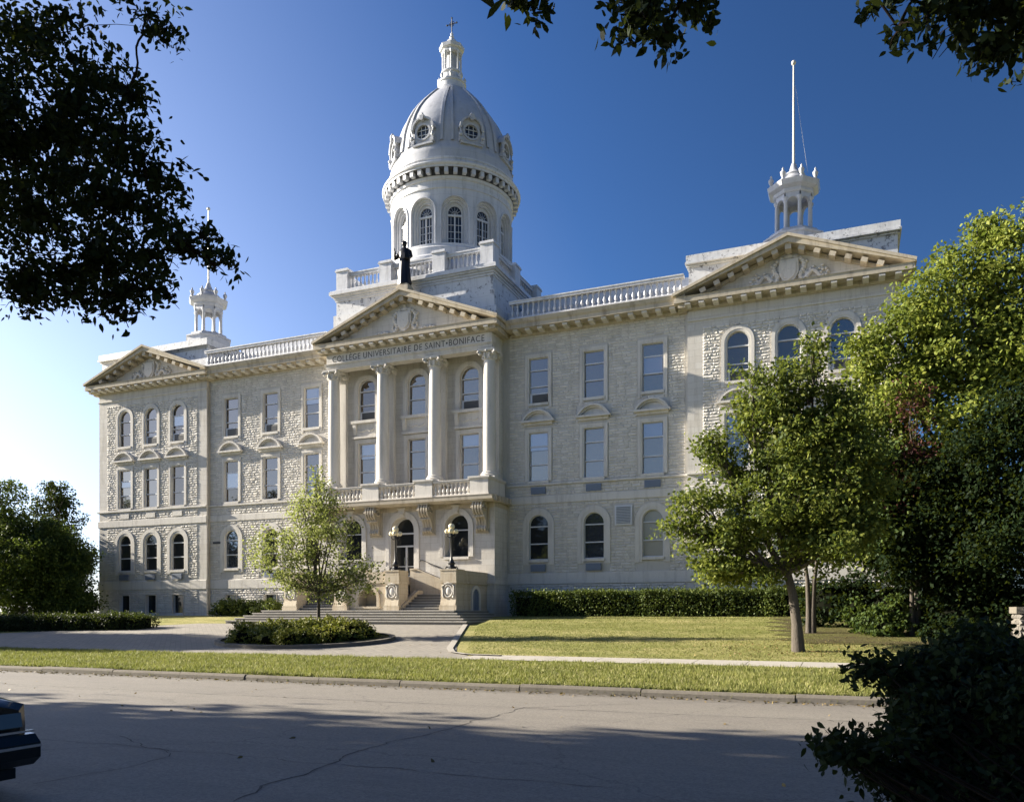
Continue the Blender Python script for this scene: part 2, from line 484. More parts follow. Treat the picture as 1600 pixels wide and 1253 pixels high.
# kerbs: slightly uneven blocks
g = MB()
x = -60.0
while x < 60:
    L = rnd.uniform(2.2, 3.2); dz = rnd.uniform(-0.012, 0.012); dy = rnd.uniform(-0.012, 0.012)
    prof = [(-29.47+dy, -1.76), (-29.45+dy, -1.655+dz), (-29.40+dy, -1.60+dz), (-29.20, -1.60+dz), (-29.20, -1.76)]
    g.prism_x(prof, x + 0.012, x + L - 0.012); x += L
struct('kerb', g, 'kerbstone')
g = MB()
x = -60.0
while x < 60:
    g.box(x + 0.01, x + 2.98, -43.2, -42.98, -1.8, -1.585); x += 3.0
struct('kerb', g, 'kerbstone')
# sidewalk slabs
g = MB()
x = 14.2
while x < 60:
    g.add([(x+.01, -22.75, gz(-22.75)+.02), (x+1.49, -22.75, gz(-22.75)+.02), (x+1.49, -21.1, gz(-21.1)+.02), (x+.01, -21.1, gz(-21.1)+.02)], [(0, 1, 2, 3)])
    x += 1.5
struct('sidewalk', g, 'walk')
# forecourt of brick pavers
CT = [(-60, -22.75), (14.6, -22.75), (14.2, -21.7), (12.9, -20.1), (11.5, -17.3), (8.6, -10.5), (7.9, -8.6), (-10.0, -8.9), (-13.5, -13.0), (-18, -17.0), (-60, -20.0)]
g = MB(); gpoly(g, CT, 0.012)
struct('forecourt', g, 'paver')
# pale kerb line that edges the right lawn
g = MB()
E = [(7.9, -8.9), (9.9, -13.6), (11.5, -17.3), (12.35, -19.3), (13.0, -20.4), (13.9, -21.1), (15.2, -21.3)]
for (ax, ay), (bx, by) in zip(E[:-1], E[1:]):
    d = Vector((bx-ax, by-ay)).normalized(); nn = Vector((d.y, -d.x)) * 0.24
    g.add([(ax, ay, gz(ay)+.05), (bx, by, gz(by)+.05), (bx+nn.x, by+nn.y, gz(by)+.05), (ax+nn.x, ay+nn.y, gz(ay)+.05),
           (ax, ay, gz(ay)-.05), (bx, by, gz(by)-.05)], [(0, 1, 2, 3), (4, 5, 1, 0)])
struct('lawn_kerb', g, 'walk')
# tar lines and cracks in the road
def crack(pts, wd):
    P = []
    ph = rnd.uniform(0, 6); am = .0 if wd > .0175 and len(pts) == 5 else .09
    for (ax, ay), (bx, by) in zip(pts[:-1], pts[1:]):
        n = max(2, int(math.hypot(bx-ax, by-ay) / 0.12))
        for i in range(n):
            f = i / n; q = f * math.hypot(bx-ax, by-ay); o = am * (sin(q*3.1 + ph) * .5 + sin(q*7.3 + 2*ph) * .35) * min(1, 4*f, 4*(1-f))
            P.append((ax+(bx-ax)*f+rnd.uniform(-.02, .02) + o, ay+(by-ay)*f+rnd.uniform(-.02, .02) + o))
    P.append(pts[-1])
    A = []; B = []
    for i, (x, y) in enumerate(P):
        q = P[min(i+1, len(P)-1)]; o = P[max(i-1, 0)]
        d = Vector((q[0]-o[0], q[1]-o[1])).normalized(); ww = wd * .55 * rnd.uniform(0.3, 1.5)
        A.append((x - d.y*ww, y + d.x*ww, -1.740)); B.append((x + d.y*ww, y - d.x*ww, -1.740))
    return A, B
g = MB()
for pts, wd in (([(-30, -32.65), (13.5, -32.6), (21.4, -32.3), (26, -32.0), (45, -31.6)], 0.018), ([(20.7, -40.2), (20.25, -37.3), (20.4, -35), (20.42, -32.25)], 0.02),
                ([(16.4, -37.7), (17.6, -38.3), (18.2, -38.5), (18.45, -39.2), (18.3, -40.4)], 0.014), ([(20.42, -32.3), (22.5, -30.6), (24.5, -29.5)], 0.016),
                ([(-30, -38.2), (12, -38.3), (24, -38.3)], 0.012), ([(13.0, -33.4), (13.8, -31.3), (14.2, -29.5)], 0.012)):
    A, B = crack(pts, wd); g.strip(A, B)
struct('road_crack', g, 'crack')
# bare soil under the right-hand trees
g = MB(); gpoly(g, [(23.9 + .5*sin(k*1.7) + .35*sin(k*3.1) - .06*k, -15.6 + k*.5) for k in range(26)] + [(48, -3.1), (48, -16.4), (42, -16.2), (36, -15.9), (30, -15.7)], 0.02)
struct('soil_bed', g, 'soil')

# ------------------------------------------------------------------ window kit
def outl(hw, z0, zt, arch, n=14):
    if not arch:
        return [(-hw, z0), (-hw, zt), (hw, zt), (hw, z0)]
    zs = zt - hw
    return [(-hw, z0), (-hw, zs)] + [(-hw * cos(pi * i / n), zs + hw * sin(pi * i / n)) for i in range(1, n)] + [(hw, zs), (hw, z0)]
def Y(P, y): return [(x, y, z) for x, z in P]

def band(mb, inner, outer, yf, yb_out=0.0, yb_in=None):
    mb.strip(Y(inner, yf), Y(outer, yf)); mb.strip(Y(outer, yf), Y(outer, yb_out))
    if yb_in is not None: mb.strip(Y(inner, yb_in), Y(inner, yf))
    a, b = inner, outer
    for k in (0, -1):     # feet
        mb.poly([(a[k][0], yf, a[k][1]), (b[k][0], yf, b[k][1]), (b[k][0], yb_out, b[k][1]), (a[k][0], yb_out, a[k][1])])

CACHE = {}
def win_meshes(kind, hw, h, arch, sur, rec, bars, ac, sill, hood):
    key = (kind, ac)
    if key in CACHE: return CACHE[key]
    s = MB()
    i0 = outl(hw, 0, h, arch)
    base = -sill
    if sur:
        mid = outl(hw + sur * 0.38, base, h + sur * 0.38, arch); out = outl(hw + sur, base, h + sur, arch)
        i1 = outl(hw, base, h, arch)
        band(s, mid, out, -0.07, 0.0, -0.045)
        s.strip(Y(i1, -0.045), Y(mid, -0.045))
    s.strip(Y(i0, rec), Y(i0, -0.045 if sur else 0.0))
    s.box(-hw - (0.06 if sur else 0), hw + (0.06 if sur else 0), -0.11, rec, -0.16, 0.0)       # sill
    if hood:
        zb = hood; R = 1.02; rise = 0.66; rad = (R*R + rise*rise) / (2*rise); cz = zb + 0.1 + rise - rad
        def arc(r, k=16):
            a = math.asin(min(1, R / rad)) ; return [(r * sin(-a + 2*a*i/k), cz + r * cos(-a + 2*a*i/k)) for i in range(k + 1)]
        o = arc(rad); i_ = arc(rad - 0.2); m_ = arc(rad - 0.1)
        s.strip(Y(m_, -0.30), Y(o, -0.30)); s.strip(Y(o, -0.30), Y(o, 0)); s.strip(Y(m_, -0.17), Y(m_, -0.30)); s.strip(Y(i_, -0.17), Y(m_, -0.17)); s.strip(Y(i_, 0), Y(i_, -0.17))
        s.box(-R - .04, R + .04, -0.32, 0, zb, zb + 0.12)
        s.box(-R + .1, R - .1, -0.12, 0, zb - 0.16, zb)
        s.poly([(x, -0.03, z) for x, z in i_] )
    fr = MB(); y = rec - 0.05
    fi = outl(hw - 0.045, 0.06, h - 0.045, arch)
    fr.strip(Y(fi, y), Y(i0, y)); fr.strip(Y(fi, rec), Y(fi, y)); fr.box(-hw, hw, y, rec, 0, 0.06)
    for b in bars:
        z = h * (1 - b); fr.box(-hw + .02, hw - .02, y - 0.02, rec, z - 0.035, z + 0.035)
    acm = None
    if ac:
        z = h * 0.21; fr.box(-hw + .02, hw - .02, y - 0.03, rec, z - 0.035, z + 0.035)
        fr.box(-hw + .05, -hw + .18, y - 0.03, rec, 0.04, z)
        acm = MB(); acm.box(-hw + 0.2, hw - 0.1, y - 0.05, rec, 0.05, z - 0.05)
        for i in range(6): acm.box(-hw + 0.23, hw - 0.15, y - 0.062, y - 0.05, 0.09 + i * (z - .2) / 6, 0.115 + i * (z - .2) / 6)
    pn = MB(); pn.poly(Y(i0[::-1], rec + 0.01))
    r = (s.mesh('window'), fr.mesh('frame'), pn, acm.mesh('air_conditioner') if acm else None)
    CACHE[key] = r
    return r

def window(parent, kind, x, y, z, glass='glass', ac=False, mat='trim', hw=.62, h=2.76, arch=False, sur=.235, rec=.14, bars=(.27, .63), sill=.0, hood=0, split=None):
    if split is None and kind in ('rect_mid', 'arch_upper', 'rect_upper', 'loggia_rect') and rnd.random() < .4:
        zt_ = h * (1 - bars[0]) - .04 if arch or rnd.random() < .4 else h - .05
        split = (zt_, zt_ - h * rnd.uniform(.12, .42), 'glass_blind')
    s, f, p, a = win_meshes(kind, hw, h, arch, sur, rec, bars, ac, sill, hood)
    o = obj('window', s, mat, parent, (x, y, z))
    obj('frame', f, 'frame', o, (x, y, z))
    pm = p.mesh('pane')
    # no two panes hang perfectly true
    ang = rnd.uniform(-0.02, 0.02); tl = rnd.uniform(-0.014, 0.014)
    for v in pm.vertices: v.co.y += v.co.x * ang + (v.co.z - h/2) * tl + 0.012
    if glass == 'glass': glass = rnd.choice(['glass', 'glass', 'glass_b', 'glass_c'])
    obj('pane', pm, glass, o, (x, y, z))
    if split:     # a blind drawn part of the way down behind the bars
        zt, zb, mt = split; b = MB(); hwb = hw - 0.07
        b.poly([(-hwb, rec - 0.03, zb), (hwb, rec - 0.03, zb), (hwb, rec - 0.03, zt), (-hwb, rec - 0.03, zt)])
        obj('blind', b, mt, o, (x, y, z))
    if a: obj('air_conditioner', a, 'ac', o, (x, y, z))
    return o

def wall_sheet(mb, x0, x1, z0, z1, y, holes):
    xs = sorted({x0, x1} | {v for h in holes for v in (h[0], h[1]) if x0 < v < x1})
    zs = sorted({z0, z1} | {v for h in holes for v in (h[2], h[3]) if z0 < v < z1})
    for a, b in zip(xs[:-1], xs[1:]):
        for c, d in zip(zs[:-1], zs[1:]):
            mx, mz = (a+b)/2, (c+d)/2
            if any(h[0] < mx < h[1] and h[2] < mz < h[3] for h in holes): continue
            mb.add([(a, y, c), (b, y, c), (b, y, d), (a, y, d)], [(0, 1, 2, 3)])

def stones(mb, x0, x1, z0, z1, y, block, ch=0.172, depth=0.038):
    """courses of rock-faced blocks, each its own broken face; block: (cx, hw, z0, ztop, arched)"""
    n = max(1, round((z1 - z0) / ch)); h = (z1 - z0) / n
    for i in range(n):
        za = z0 + i * h; zb = za + h; zm = (za + zb) / 2
        cuts = []
        for cx, hw, b0, bt, ar in block:
            if zm < b0 or zm > bt: continue
            e = hw
            if ar and zm > bt - hw: e = sqrt(max(0, hw*hw - (zm - bt + hw)**2))
            cuts.append((cx - e, cx + e))
        cuts.sort(); free = []; c = x0
        for a, b in cuts:
            if a > x1: a = x1
            if a > c + 0.05: free.append((c, a))
            c = max(c, b)
        if x1 > c + 0.05: free.append((c, x1))
        for a, b in free:
            xx = a
            while xx < b - 0.01:
                L = rnd.uniform(0.2, 0.62)
                if b - xx - L < 0.2: L = b - xx
                stone(mb, xx, xx + L, za, zb, y, depth); xx += L
def stone(mb, xa, xb, za, zb, y, depth):
    gp = 0.013; e = min(0.032, (xb - xa) * 0.2)
    xa += gp; xb -= gp; za += gp; zb -= gp
    d = lambda: y - depth * rnd.uniform(0.25, 1.15)
    ez = 0.028
    xm = (xa + xb) / 2 + rnd.uniform(-.12, .12) * (xb - xa); zm = (za+zb)/2 + rnd.uniform(-.03, .03)
    r = lambda: rnd.uniform(-.012, .012)
    vs = [(xa, y, za), (xm, y, za), (xb, y, za), (xb, y, zb), (xm, y, zb), (xa, y, zb),
          (xa+e+r(), d(), za+ez+r()), (xm, d(), za+ez+r()), (xb-e+r(), d(), za+ez+r()), (xb-e+r(), d(), zb-ez+r()), (xm, d(), zb-ez+r()), (xa+e+r(), d(), zb-ez+r()),
          ((xa+xm)/2, y - depth*rnd.uniform(.5, 1.5), zm), ((xb+xm)/2, y - depth*rnd.uniform(.5, 1.5), zm)]
    fs = [(0,1,7,6), (1,2,8,7), (2,3,9,8), (3,4,10,9), (4,5,11,10), (5,0,6,11),
          (6,7,12), (7,10,12), (10,11,12), (11,6,12), (7,8,13), (8,9,13), (9,10,13), (10,7,13)]
    mb.add(vs, fs)

# ------------------------------------------------------------------ the college building
B = empty('college_building', (0, 0, -0.2))
tag(B, 'pale limestone college with domed tower, columned portico and pedimented wings', 'building')
GB = -0.26
X1, X2, X3 = 8.385, 11.9, 15.43
XA, XB_, XC = 20.229, 22.896, 25.575
A_, BW = 17.48, 28.33
WY = -0.3

# main wall sheet and its openings
holes = []
mw = []     # windows: (kind, x, y, z, kwargs)
blocks_main = []
for sgn in (-1, 1):
    for k, X in enumerate((X1, X2, X3)):
        x = sgn * X
        holes += [(x-.62, x+.62, 12.8, 15.56), (x-.62, x+.62, 8.05, 11.0), (x-.62, x+.62, 3.24, 5.98)]
        blocks_main += [(x, .90, 12.5, 15.98, False), (x, .90, 7.8, 11.45, False), (x, 1.08, 11.45, 12.35, False), (x, 1.0, 2.43, 6.47, True)]
        holes.append((x-.52, x+.52, 0.35, 1.32)); blocks_main.append((x, .62, 0.2, 1.42, False))
        ac3 = (sgn, k) in ((-1, 2), (-1, 1), (1, 0))
        window(B, 'rect_upper', x, 0, 12.8, 'glass', ac3, h=2.76, sill=.3)
        gl2 = 'glass'; sp = None
        if (sgn, k) == (1, 2): sp = (2.9, 2.15, 'glass_blind')
        window(B, 'rect_mid', x, 0, 8.05, gl2, False, h=2.95, bars=(.285, .66), hood=3.56, split=sp)
        window(B, 'arch_ground', x, 0, 3.24, {(1, 2): 'glass_cream', (-1, 2): 'glass_dim', (1, 1): 'glass_dim'}.get((sgn, k), 'glass_dark'), False, h=2.74, arch=True, sur=.40, bars=(.26, .645), sill=.3)
        window(B, 'basement', x, 0, .35, 'glass_dark', False, h=.97, hw=.52, sur=0.001, bars=())
blocks_main += [(12.72 + .0, .0, 0, 0, False)]
g = MB(); g1 = MB()
wall_sheet(g, -A_, A_, GB - .3, 17.1, 0.0, holes + [(-6.33, 6.33, -1, 6.6), (-5.9, 5.9, 7.0, 16.5)])
for x in (-A_, A_): pass
obj('wall', g, 'mortar', B)
def zones(mb, x0, x1, y, blk, top):
    for za, zb in ((GB, 1.72), (2.43, 6.62), (7.15, 7.72), (7.92, top)):
        g = MB(); stones(g, x0, x1, za, zb, y, blk); obj('rock_faced_masonry', g, 'rock', B)
g = MB()
blk = blocks_main + [(13.72, .62, 5.05, 6.4, False)]
zones(None, 6.45, 17.30, 0, blk, 17.0); zones(None, -A_ + .02, -6.45, 0, blk, 17.0)
# string courses
g = MB()
def course(mb, x0, x1, y, za, zb, p):
    mb.prism_x([(y, za), (y - p, za + .03), (y - p, zb - .03), (y, zb)], x0, x1)
for x0, x1 in ((-A_, -6.33), (6.33, A_)):
    for za, zb, p in ((1.74, 2.43, .06), (6.64, 7.13, .07), (7.74, 7.90, .12)):
        g = MB(); course(g, x0, x1, 0, za, zb, p); obj('string_course', g, 'trim', B)

# wings
for sgn in (-1, 1):
    g = MB(); hs = []; blk = []
    xs = [sgn * v for v in (XA, XB_, XC)]
    for k, x in enumerate(xs):
        hs += [(x-.60, x+.60, 12.78, 15.51), (x-.62, x+.62, 8.0, 10.95), (x-.62, x+.62, 3.2, 5.98), (x-.52, x+.52, -.06, 1.37)]
        blk += [(x, .93, 12.45, 15.9, True), (x, .9, 7.8, 11.4, False), (x, 1.08, 11.4, 12.3, False), (x, 1.0, 2.43, 6.45, True), (x, .68, -.3, 1.5, False), (x, .47, 7.2, 7.6, False)]
        window(B, 'arch_upper', x, WY, 12.78, 'glass', (sgn, k) in ((-1, 0), (-1, 1), (1, 0), (1, 2)), hw=.60, h=2.73, arch=True, sur=.29, bars=(.30, .66), sill=.3)
        window(B, 'rect_mid', x, WY, 8.0, 'glass', False, h=2.95, bars=(.285, .66), hood=3.56)
        window(B, 'arch_ground', x, WY, 3.2, 'glass_dark', False, h=2.74, arch=True, sur=.40, bars=(.26, .645), sill=.3)
        window(B, 'basement_tall', x, WY, -.06, 'glass_dark', False, hw=.52, h=1.43, sur=0.001, bars=(), rec=.22)
    x0, x1 = sorted((sgn * A_, sgn * BW))
    wall_sheet(g, x0, x1, GB - .3, 17.0, WY, hs)
    for xx in (x0, x1): g.add([(xx, WY, GB-.3), (xx, 14, GB-.3), (xx, 14, 17.0), (xx, WY, 17.0)], [(0, 1, 2, 3)])
    obj('wall', g, 'stone', B)
    g = MB()
    for za, zb in ((.0, 1.72), (2.55, 6.5), (7.15, 7.7), (7.95, 16.0)):
        g = MB(); stones(g, x0 + .85, x1 - .85, za, zb, WY, blk, depth=0.042); obj('rock_faced_masonry', g, 'rock', B)
    e = .06
    for za, zb, p in ((1.74, 2.43, .06), (6.6, 7.13, .07), (7.74, 7.9, .12), (16.34, 16.46, .07)):
        g = MB(); course(g, x0 - p * (sgn < 0), x1 + p * (sgn > 0), WY, za, zb, p)
        xo = x0 if sgn < 0 else x1
        g.box(min(xo, xo + sgn*p), max(xo, xo + sgn*p), WY + .001, 13.9, za + .03, zb - .03)
        obj('string_course', g, 'trim', B)
    g = MB()
    if sgn < 0:
        for x in xs: g = MB(); g.box(x - .45, x + .45, WY - .075, WY, 7.22, 7.58); obj('stone_panel', g, 'trim', B)

# vent boxes below the windows
def vent(x, z, y=0.0, h=.42, w=.47):
    g = MB(); g.box(-w, w, -.09, 0, 0, h)
    for i in range(5): g.box(-w + .03, w - .03, -.1, -.09, .05 + i * h/5.4, .075 + i * h/5.4)
    obj('vent', g, 'vent', B, (x, y, z))
for x in (X1, X2, X3): vent(x, 7.24)
for x in (X1, X2): vent(x, 2.52, -.06)
for x in (-XA, -XB_, -XC): vent(x, 2.5, WY - .06)
vent(-X2, 2.52, -.06)
g = MB(); g.box(-.52, .52, -.08, 0, 0, 1.16); lv = obj('louvre', g, 'frame', B, (13.72, 0, 5.14))
g = MB()
for i in range(11): g.add([(-.43, -.085, .09+i*.092), (.43, -.085, .09+i*.092), (.43, -.14, .13+i*.092), (-.43, -.14, .13+i*.092)], [(0, 1, 2, 3)])
obj('slats', g, 'louvre', lv, (13.72, 0, 5.14))
g = MB(); g.tube([(-A_ + .06, -.08, -.3), (-A_ + .06, -.08, 16.6)], .05, 8)
obj('downpipe', g, 'cornice', B)
g = MB(); g.box(-.35, .35, -.08, 0, 0, .14); obj('sign_plate', g, 'iron', B, (-16.75, 0, 5.05))

# main cornices with modillions
MODC = {}
def modillions(parent, x0, x1, n, y0, y1, za, zb, w=.15):
    key = (y0, y1, round(zb - za, 3))
    if key not in MODC:
        g = MB(); h = zb - za
        g.prism_x([(y1, 0), (y1, h - .04), (y0 + .02, h - .04), (y0 + .02, h - .1), (y0, h - .12), (y0 + .03, .05), (y0 + .25, 0)], -w, w)
        MODC[key] = g.mesh('modillion')
    for i in range(n):
        obj('modillion', MODC[key], 'trim', parent, (x0 + (x1 - x0) * (i + .5) / n, 0, za))
for sgn in (-1, 1):
    a, b = sorted((sgn * 6.6, sgn * 17.45))
    g = MB()
    g.prism_x([(0.3, 16.94), (-.09, 16.94), (-.09, 17.0), (-.17, 17.05), (-.17, 17.2), (-.88, 17.22), (-.90, 17.45), (-.98, 17.55), (-1.05, 17.74), (-.95, 17.78), (0.3, 17.80)], a, b)
    co = obj('cornice', g, 'cornice', B)
    modillions(co, a + .15, b - .35, 13, -.82, -.165, 17.02, 17.24, .15)

def pediment(parent, cx, hw, y_wall, y_front, y_back, z0, apex, nmod, ends):
    """horizontal corona + raking cornice + tympanum"""
    g = MB()
    yc = y_front
    g.prism_x([(y_back, z0 - .28), (y_wall - .09, z0 - .28), (y_wall - .09, z0 - .23), (y_wall - .17, z0 - .18), (y_wall - .17, z0 - .02), (yc + .12, z0), (yc + .10, z0 + .24), (yc + .06, z0 + .30), (y_back, z0 + .32)], cx - hw + .2, cx + hw - .2)
    for s in (-1, 1):   # return modillions on the side
        xw = cx + s * (hw - .78)
        g.box(min(xw, cx + s*(hw-.08)), max(xw, cx + s*(hw-.08)), yc + .12, y_back, z0 - .015, z0 + .25)
        for yy in np.arange(yc + .45, min(ends, y_back) - .1, .8):
            g.box(min(xw, xw + s*.5), max(xw, xw + s*.5), yy - .15, yy + .15, z0 - .22, z0 - .015)
        g.box(min(xw, xw + s*.12), max(xw, xw + s*.12), y_wall - .088, y_back, z0 - .28, z0 - .2)
    co = obj('cornice', g, 'cornice', parent)
    modillions(co, cx - hw + .45, cx + hw - .45, nmod, yc + .14, y_wall - .165, z0 - .21, z0, .15)
    # raking cornices
    g = MB(); th = .50
    zt = z0 + .50
    sl = (apex - zt) / hw
    for s in (-1, 1):
        def P(x, dz): return (cx + s * x, apex - sl * x + dz)
        for (ya, yb, d0, d1) in ((yc, y_back, -.16, 0.0), (yc + .10, y_back, -.46, -.162)):
            prof = [P(0, d1), P(hw, d1), P(hw - .02 if d1 == 0 else hw - .12, d0 if hw else d0), P(0, d0)]
            lo = z0 + .325
            prof = [(x, max(z, lo)) for x, z in prof]
            if s < 0: prof = prof[::-1]
            g.prism_y(prof, ya, yb)
        # raking modillions
        m = max(5, nmod // 2 - 1)
        for i in range(m):
            xx = (i + .9) / (m + .9) * (hw - .9)
            zc = apex - sl * xx - .46
            if zc - .3 < z0 + .33: continue
            rot = Matrix.Rotation(atan2(sl, 1) * s, 4, 'Y')
            g.cbox(cx + s * xx, (yc + .2 + y_wall) / 2, zc - .11, .16, (y_wall - yc - .2) / 2, .12, rot)
        Q = [(cx, apex - .46), (cx + s*(hw - 1.2), apex - .46 - sl*(hw-1.2)), (cx + s*(hw-1.2), apex - .66 - sl*(hw-1.2)), (cx, apex - .66)]
        Q = [(x, max(z, z0+.325)) for x, z in Q]
        g.prism_y(Q if s > 0 else Q[::-1], y_wall - .14, y_wall)
    g.prism_y([(cx - .16, apex - .80), (cx + .16, apex - .80), (cx + .16, apex - .44), (cx - .16, apex - .44)], yc + .2, y_wall)
    obj('raking_cornice', g, 'cornice', parent)
    g = MB()
    g.prism_y([(cx - hw + .6, z0 + .3), (cx + hw - .6, z0 + .3), (cx, apex - .3)], y_wall, y_wall + .3)
    # roof slopes behind the gable
    g2 = MB()
    for s in (-1, 1):
        g2.add([(cx, yc + .3, apex - .02), (cx, y_back + .6, apex - .02), (cx + s*(hw - .1), y_back + .6, zt - .0), (cx + s*(hw-.1), yc + .3, zt)], [(0, 1, 2, 3)])
    obj('tympanum', g, 'stone', parent)
    obj('pediment_roof', g2, 'roof', parent)

pediment(B, 22.9, 6.12, WY, -1.22, .3, 17.24, 20.07, 15, .2)
pediment(B, -22.9, 6.12, WY, -1.22, .3, 17.24, 20.07, 15, .2)
pediment(B, 0, 6.66, -1.65, -2.40, .4, 17.24, 20.32, 17, -.9)

def relief(cx, y, z, sc, wide):
    """carved coat of arms: shield, crest, mantling scrolls (no lettering)"""
    g = MB()
    def bl(dx, dz, rx, rz, ry=.16): g.sphere((cx + dx*sc, y, z + dz*sc), 1.0, 8, (rx*sc, ry, rz*sc))
    sh = [(-.42, .95), (.42, .95), (.44, .35), (.28, .02), (0, -.15), (-.28, .02), (-.44, .35)]
    g.prism_y([(cx + a*sc, z + b*sc + .1*sc) for a, b in sh][::-1], y - .2, y)
    g.prism_y([(cx + a*sc*.75, z + (b*.75+.1)*sc + .1*sc) for a, b in sh][::-1], y - .25, y - .19)
    for dx in (-.22, 0, .22): bl(dx, .55, .09, .16, .27); bl(dx*.7, .22, .07, .1, .27)
    bl(0, 1.2, .26, .14); bl(-.3, 1.15, .16, .12); bl(.3, 1.15, .16, .12); bl(0, 1.38, .1, .12)
    for s in (-1, 1):
        for i in range(9):
            f = i / 8
            bl(s * (.5 + .28*sin(f*6) * .5 + f*.16), 1.05 - f*1.0, .13, .12)
            bl(s * (.68 + .1*cos(f*9)), .9 - f*.85, .07, .10, .12)
        if wide:
            pts = [(cx + s*(.75 + f*.95)*sc, y - .08, z + (.12 + .30*sin(f*5.0))*sc) for f in [i/9 for i in range(10)]]
            g.tube(pts, [.11*sc*(1 - .4*i/9) for i in range(10)], 7)
            for i in range(6): bl(s * (1.55 + .16*cos(i*1.05)), .28 + .16*sin(i*1.05), .09, .09, .13)
            for i in range(5): bl(s * (.95 + i*.13), .50 + .1*sin(i*2.), .08, .07, .11)
        else:
            for i in range(5): bl(s * (1.1 + i*.17), .02 + .04*(i % 2), .12, .11)
    return g
obj('carved_arms', relief(22.9, WY, 17.72, 1.15, True), 'trim', B, smooth=40)
obj('carved_arms', relief(-22.9, WY, 17.72, 1.15, True), 'trim', B, smooth=40)
obj('carved_arms', relief(0, -1.65, 17.78, 1.15, False), 'trim', B, smooth=40)

# portico: entablature, columns, pilasters, loggia wall
g = MB()
g.box(-5.98, 5.98, -1.65, -.85, 16.36, 17.0)
obj('frieze', g, 'trim', B)
g = MB()
for k, (za, zb, y) in enumerate(((15.98, 16.10, -1.62), (16.10, 16.24, -1.66), (16.24, 16.32, -1.71), (16.32, 16.36, -1.78))):
    g.box(-5.98 - k*.03, 5.98 + k*.03, y, -.9, za, zb - .001)
for s in (-1, 1):
    a, b = sorted((s * 5.98, s * 5.25)); g.box(a, b, -.9, 0, 15.98, 17.0)
g.box(-5.2, 5.2, -.9, 0, 16.55, 16.7)
for x in (-1.9, 1.9): g.box(x - .3, x + .3, -.9, 0, 15.98, 16.5)
obj('architrave', g, 'trim', B)

CW = MB()   # loggia wall with windows
LH = []
for x in (-3.8, 0, 3.8): LH += [(x-.66, x+.66, 12.85, 15.55), (x-.66, x+.66, 8.35, 11.3)]
# main sheet already spans here; cover with a smooth leaf a little in front
wall_sheet(CW, -6.0, 6.0, 6.9, 16.6, -.20, LH)
for s in (-1, 1): CW.add([(s*6.0, -.2, 6.9), (s*6.0, 0, 6.9), (s*6.0, 0, 16.6), (s*6.0, -.2, 16.6)], [(0, 1, 2, 3)])
obj('loggia_wall', CW, 'stone', B)
for i, x in enumerate((-3.8, 0, 3.8)):
    window(B, 'loggia_arch', x, -.2, 12.85, 'glass', i != 1, hw=.66, h=2.70, arch=True, sur=.32, rec=.24, bars=(.28, .62), sill=.0)
    window(B, 'loggia_rect', x, -.2, 8.35, 'glass', False, hw=.66, h=2.95, sur=.26, rec=.24, bars=(.27, .64), sill=.0)
    g = MB(); g.box(x - 1.08, x + 1.08, -.48, -.2, 12.62, 12.80)
    g.box(x - .98, x + .98, -.26, -.2, 11.75, 12.62)
    for s in (-1, 1): g.prism_x([(-.2, 11.85), (-.3, 11.85), (-.42, 12.4), (-.42, 12.62), (-.2, 12.62)], x + s*.86 - .12, x + s*.86 + .12)
    g.box(x - 1.02, x + 1.02, -.40, -.2, 11.62, 11.75)
    g.tube([(x - .6 + .15*j, -.27, 12.15 + .06*cos(j*pi/4*2)) for j in range(9)], .05, 6)
    obj('window_apron', g, 'trim', B)

def capital(x, y, zb, r):
    g = MB(); top = zb + .62
    g.lathe([(r, zb), (r + .05, zb + .03), (r + .05, zb + .07), (r, zb + .1), (r + .06, zb + .45), (r + .12, zb + .52)], x, y, 20)
    for k in range(8):
        a = pi/4 * k + pi/8
        for dz in (.12, .28):
            g.sphere((x + (r+.05)*sin(a), y - (r+.05)*cos(a), zb + dz + .05), .09, 5, (1, 1, 1.3))
    for sx in (-1, 1):
        for sy in (-1, 1):
            cx, cy = x + sx*(r+.10), y + sy*(r+.10)
            pts = []
            for i in range(14):
                a = i * .55; rr = .17 * (1 - i / 16)
                pts.append((cx + sx * rr*cos(a)*.7, cy + sy * rr*cos(a)*.7, zb + .36 + rr*sin(a)))
            g.tube(pts, [.065 - .003*i for i in range(14)], 6)
            g.sphere((cx, cy, zb + .34), .11, 6)
    hw = r + .20
    g.box(x - hw, x + hw, y - hw, y + hw, top - .11, top - .003)
    g.box(x - hw + .04, x + hw - .04, y - hw + .04, y + hw - .04, top - .16, top - .111)
    for sx, sy in ((0, -1), (1, 0), (-1, 0)): g.sphere((x + sx*(hw-.02), y + sy*(hw-.02), top - .14), .08, 5)
    return g
CY = -1.24
for x in (-5.66, -1.9, 1.9, 5.66):
    g = MB()
    zb, zt = 8.56, 15.36
    prof = []
    for i in range(15):
        f = i / 14; r = .40 if f < .3 else .40 - .055 * ((f - .3) / .7) ** 1.5
        prof.append((r, zb + .02 + (zt - zb - .02) * f))
    g.lathe([(.53, 8.28), (.53, 8.36), (.56, 8.40), (.53, 8.45), (.46, 8.48), (.46, 8.52), (.48, 8.55), (.42, 8.58)] + prof, x, CY, 32)
    g.box(x - .55, x + .55, CY - .5, CY + .55, 8.14, 8.275)
    col = obj('column', g, 'trim', B, smooth=35)
    obj('capital', capital(x, CY, 15.36, .345), 'trim', col, smooth=45)
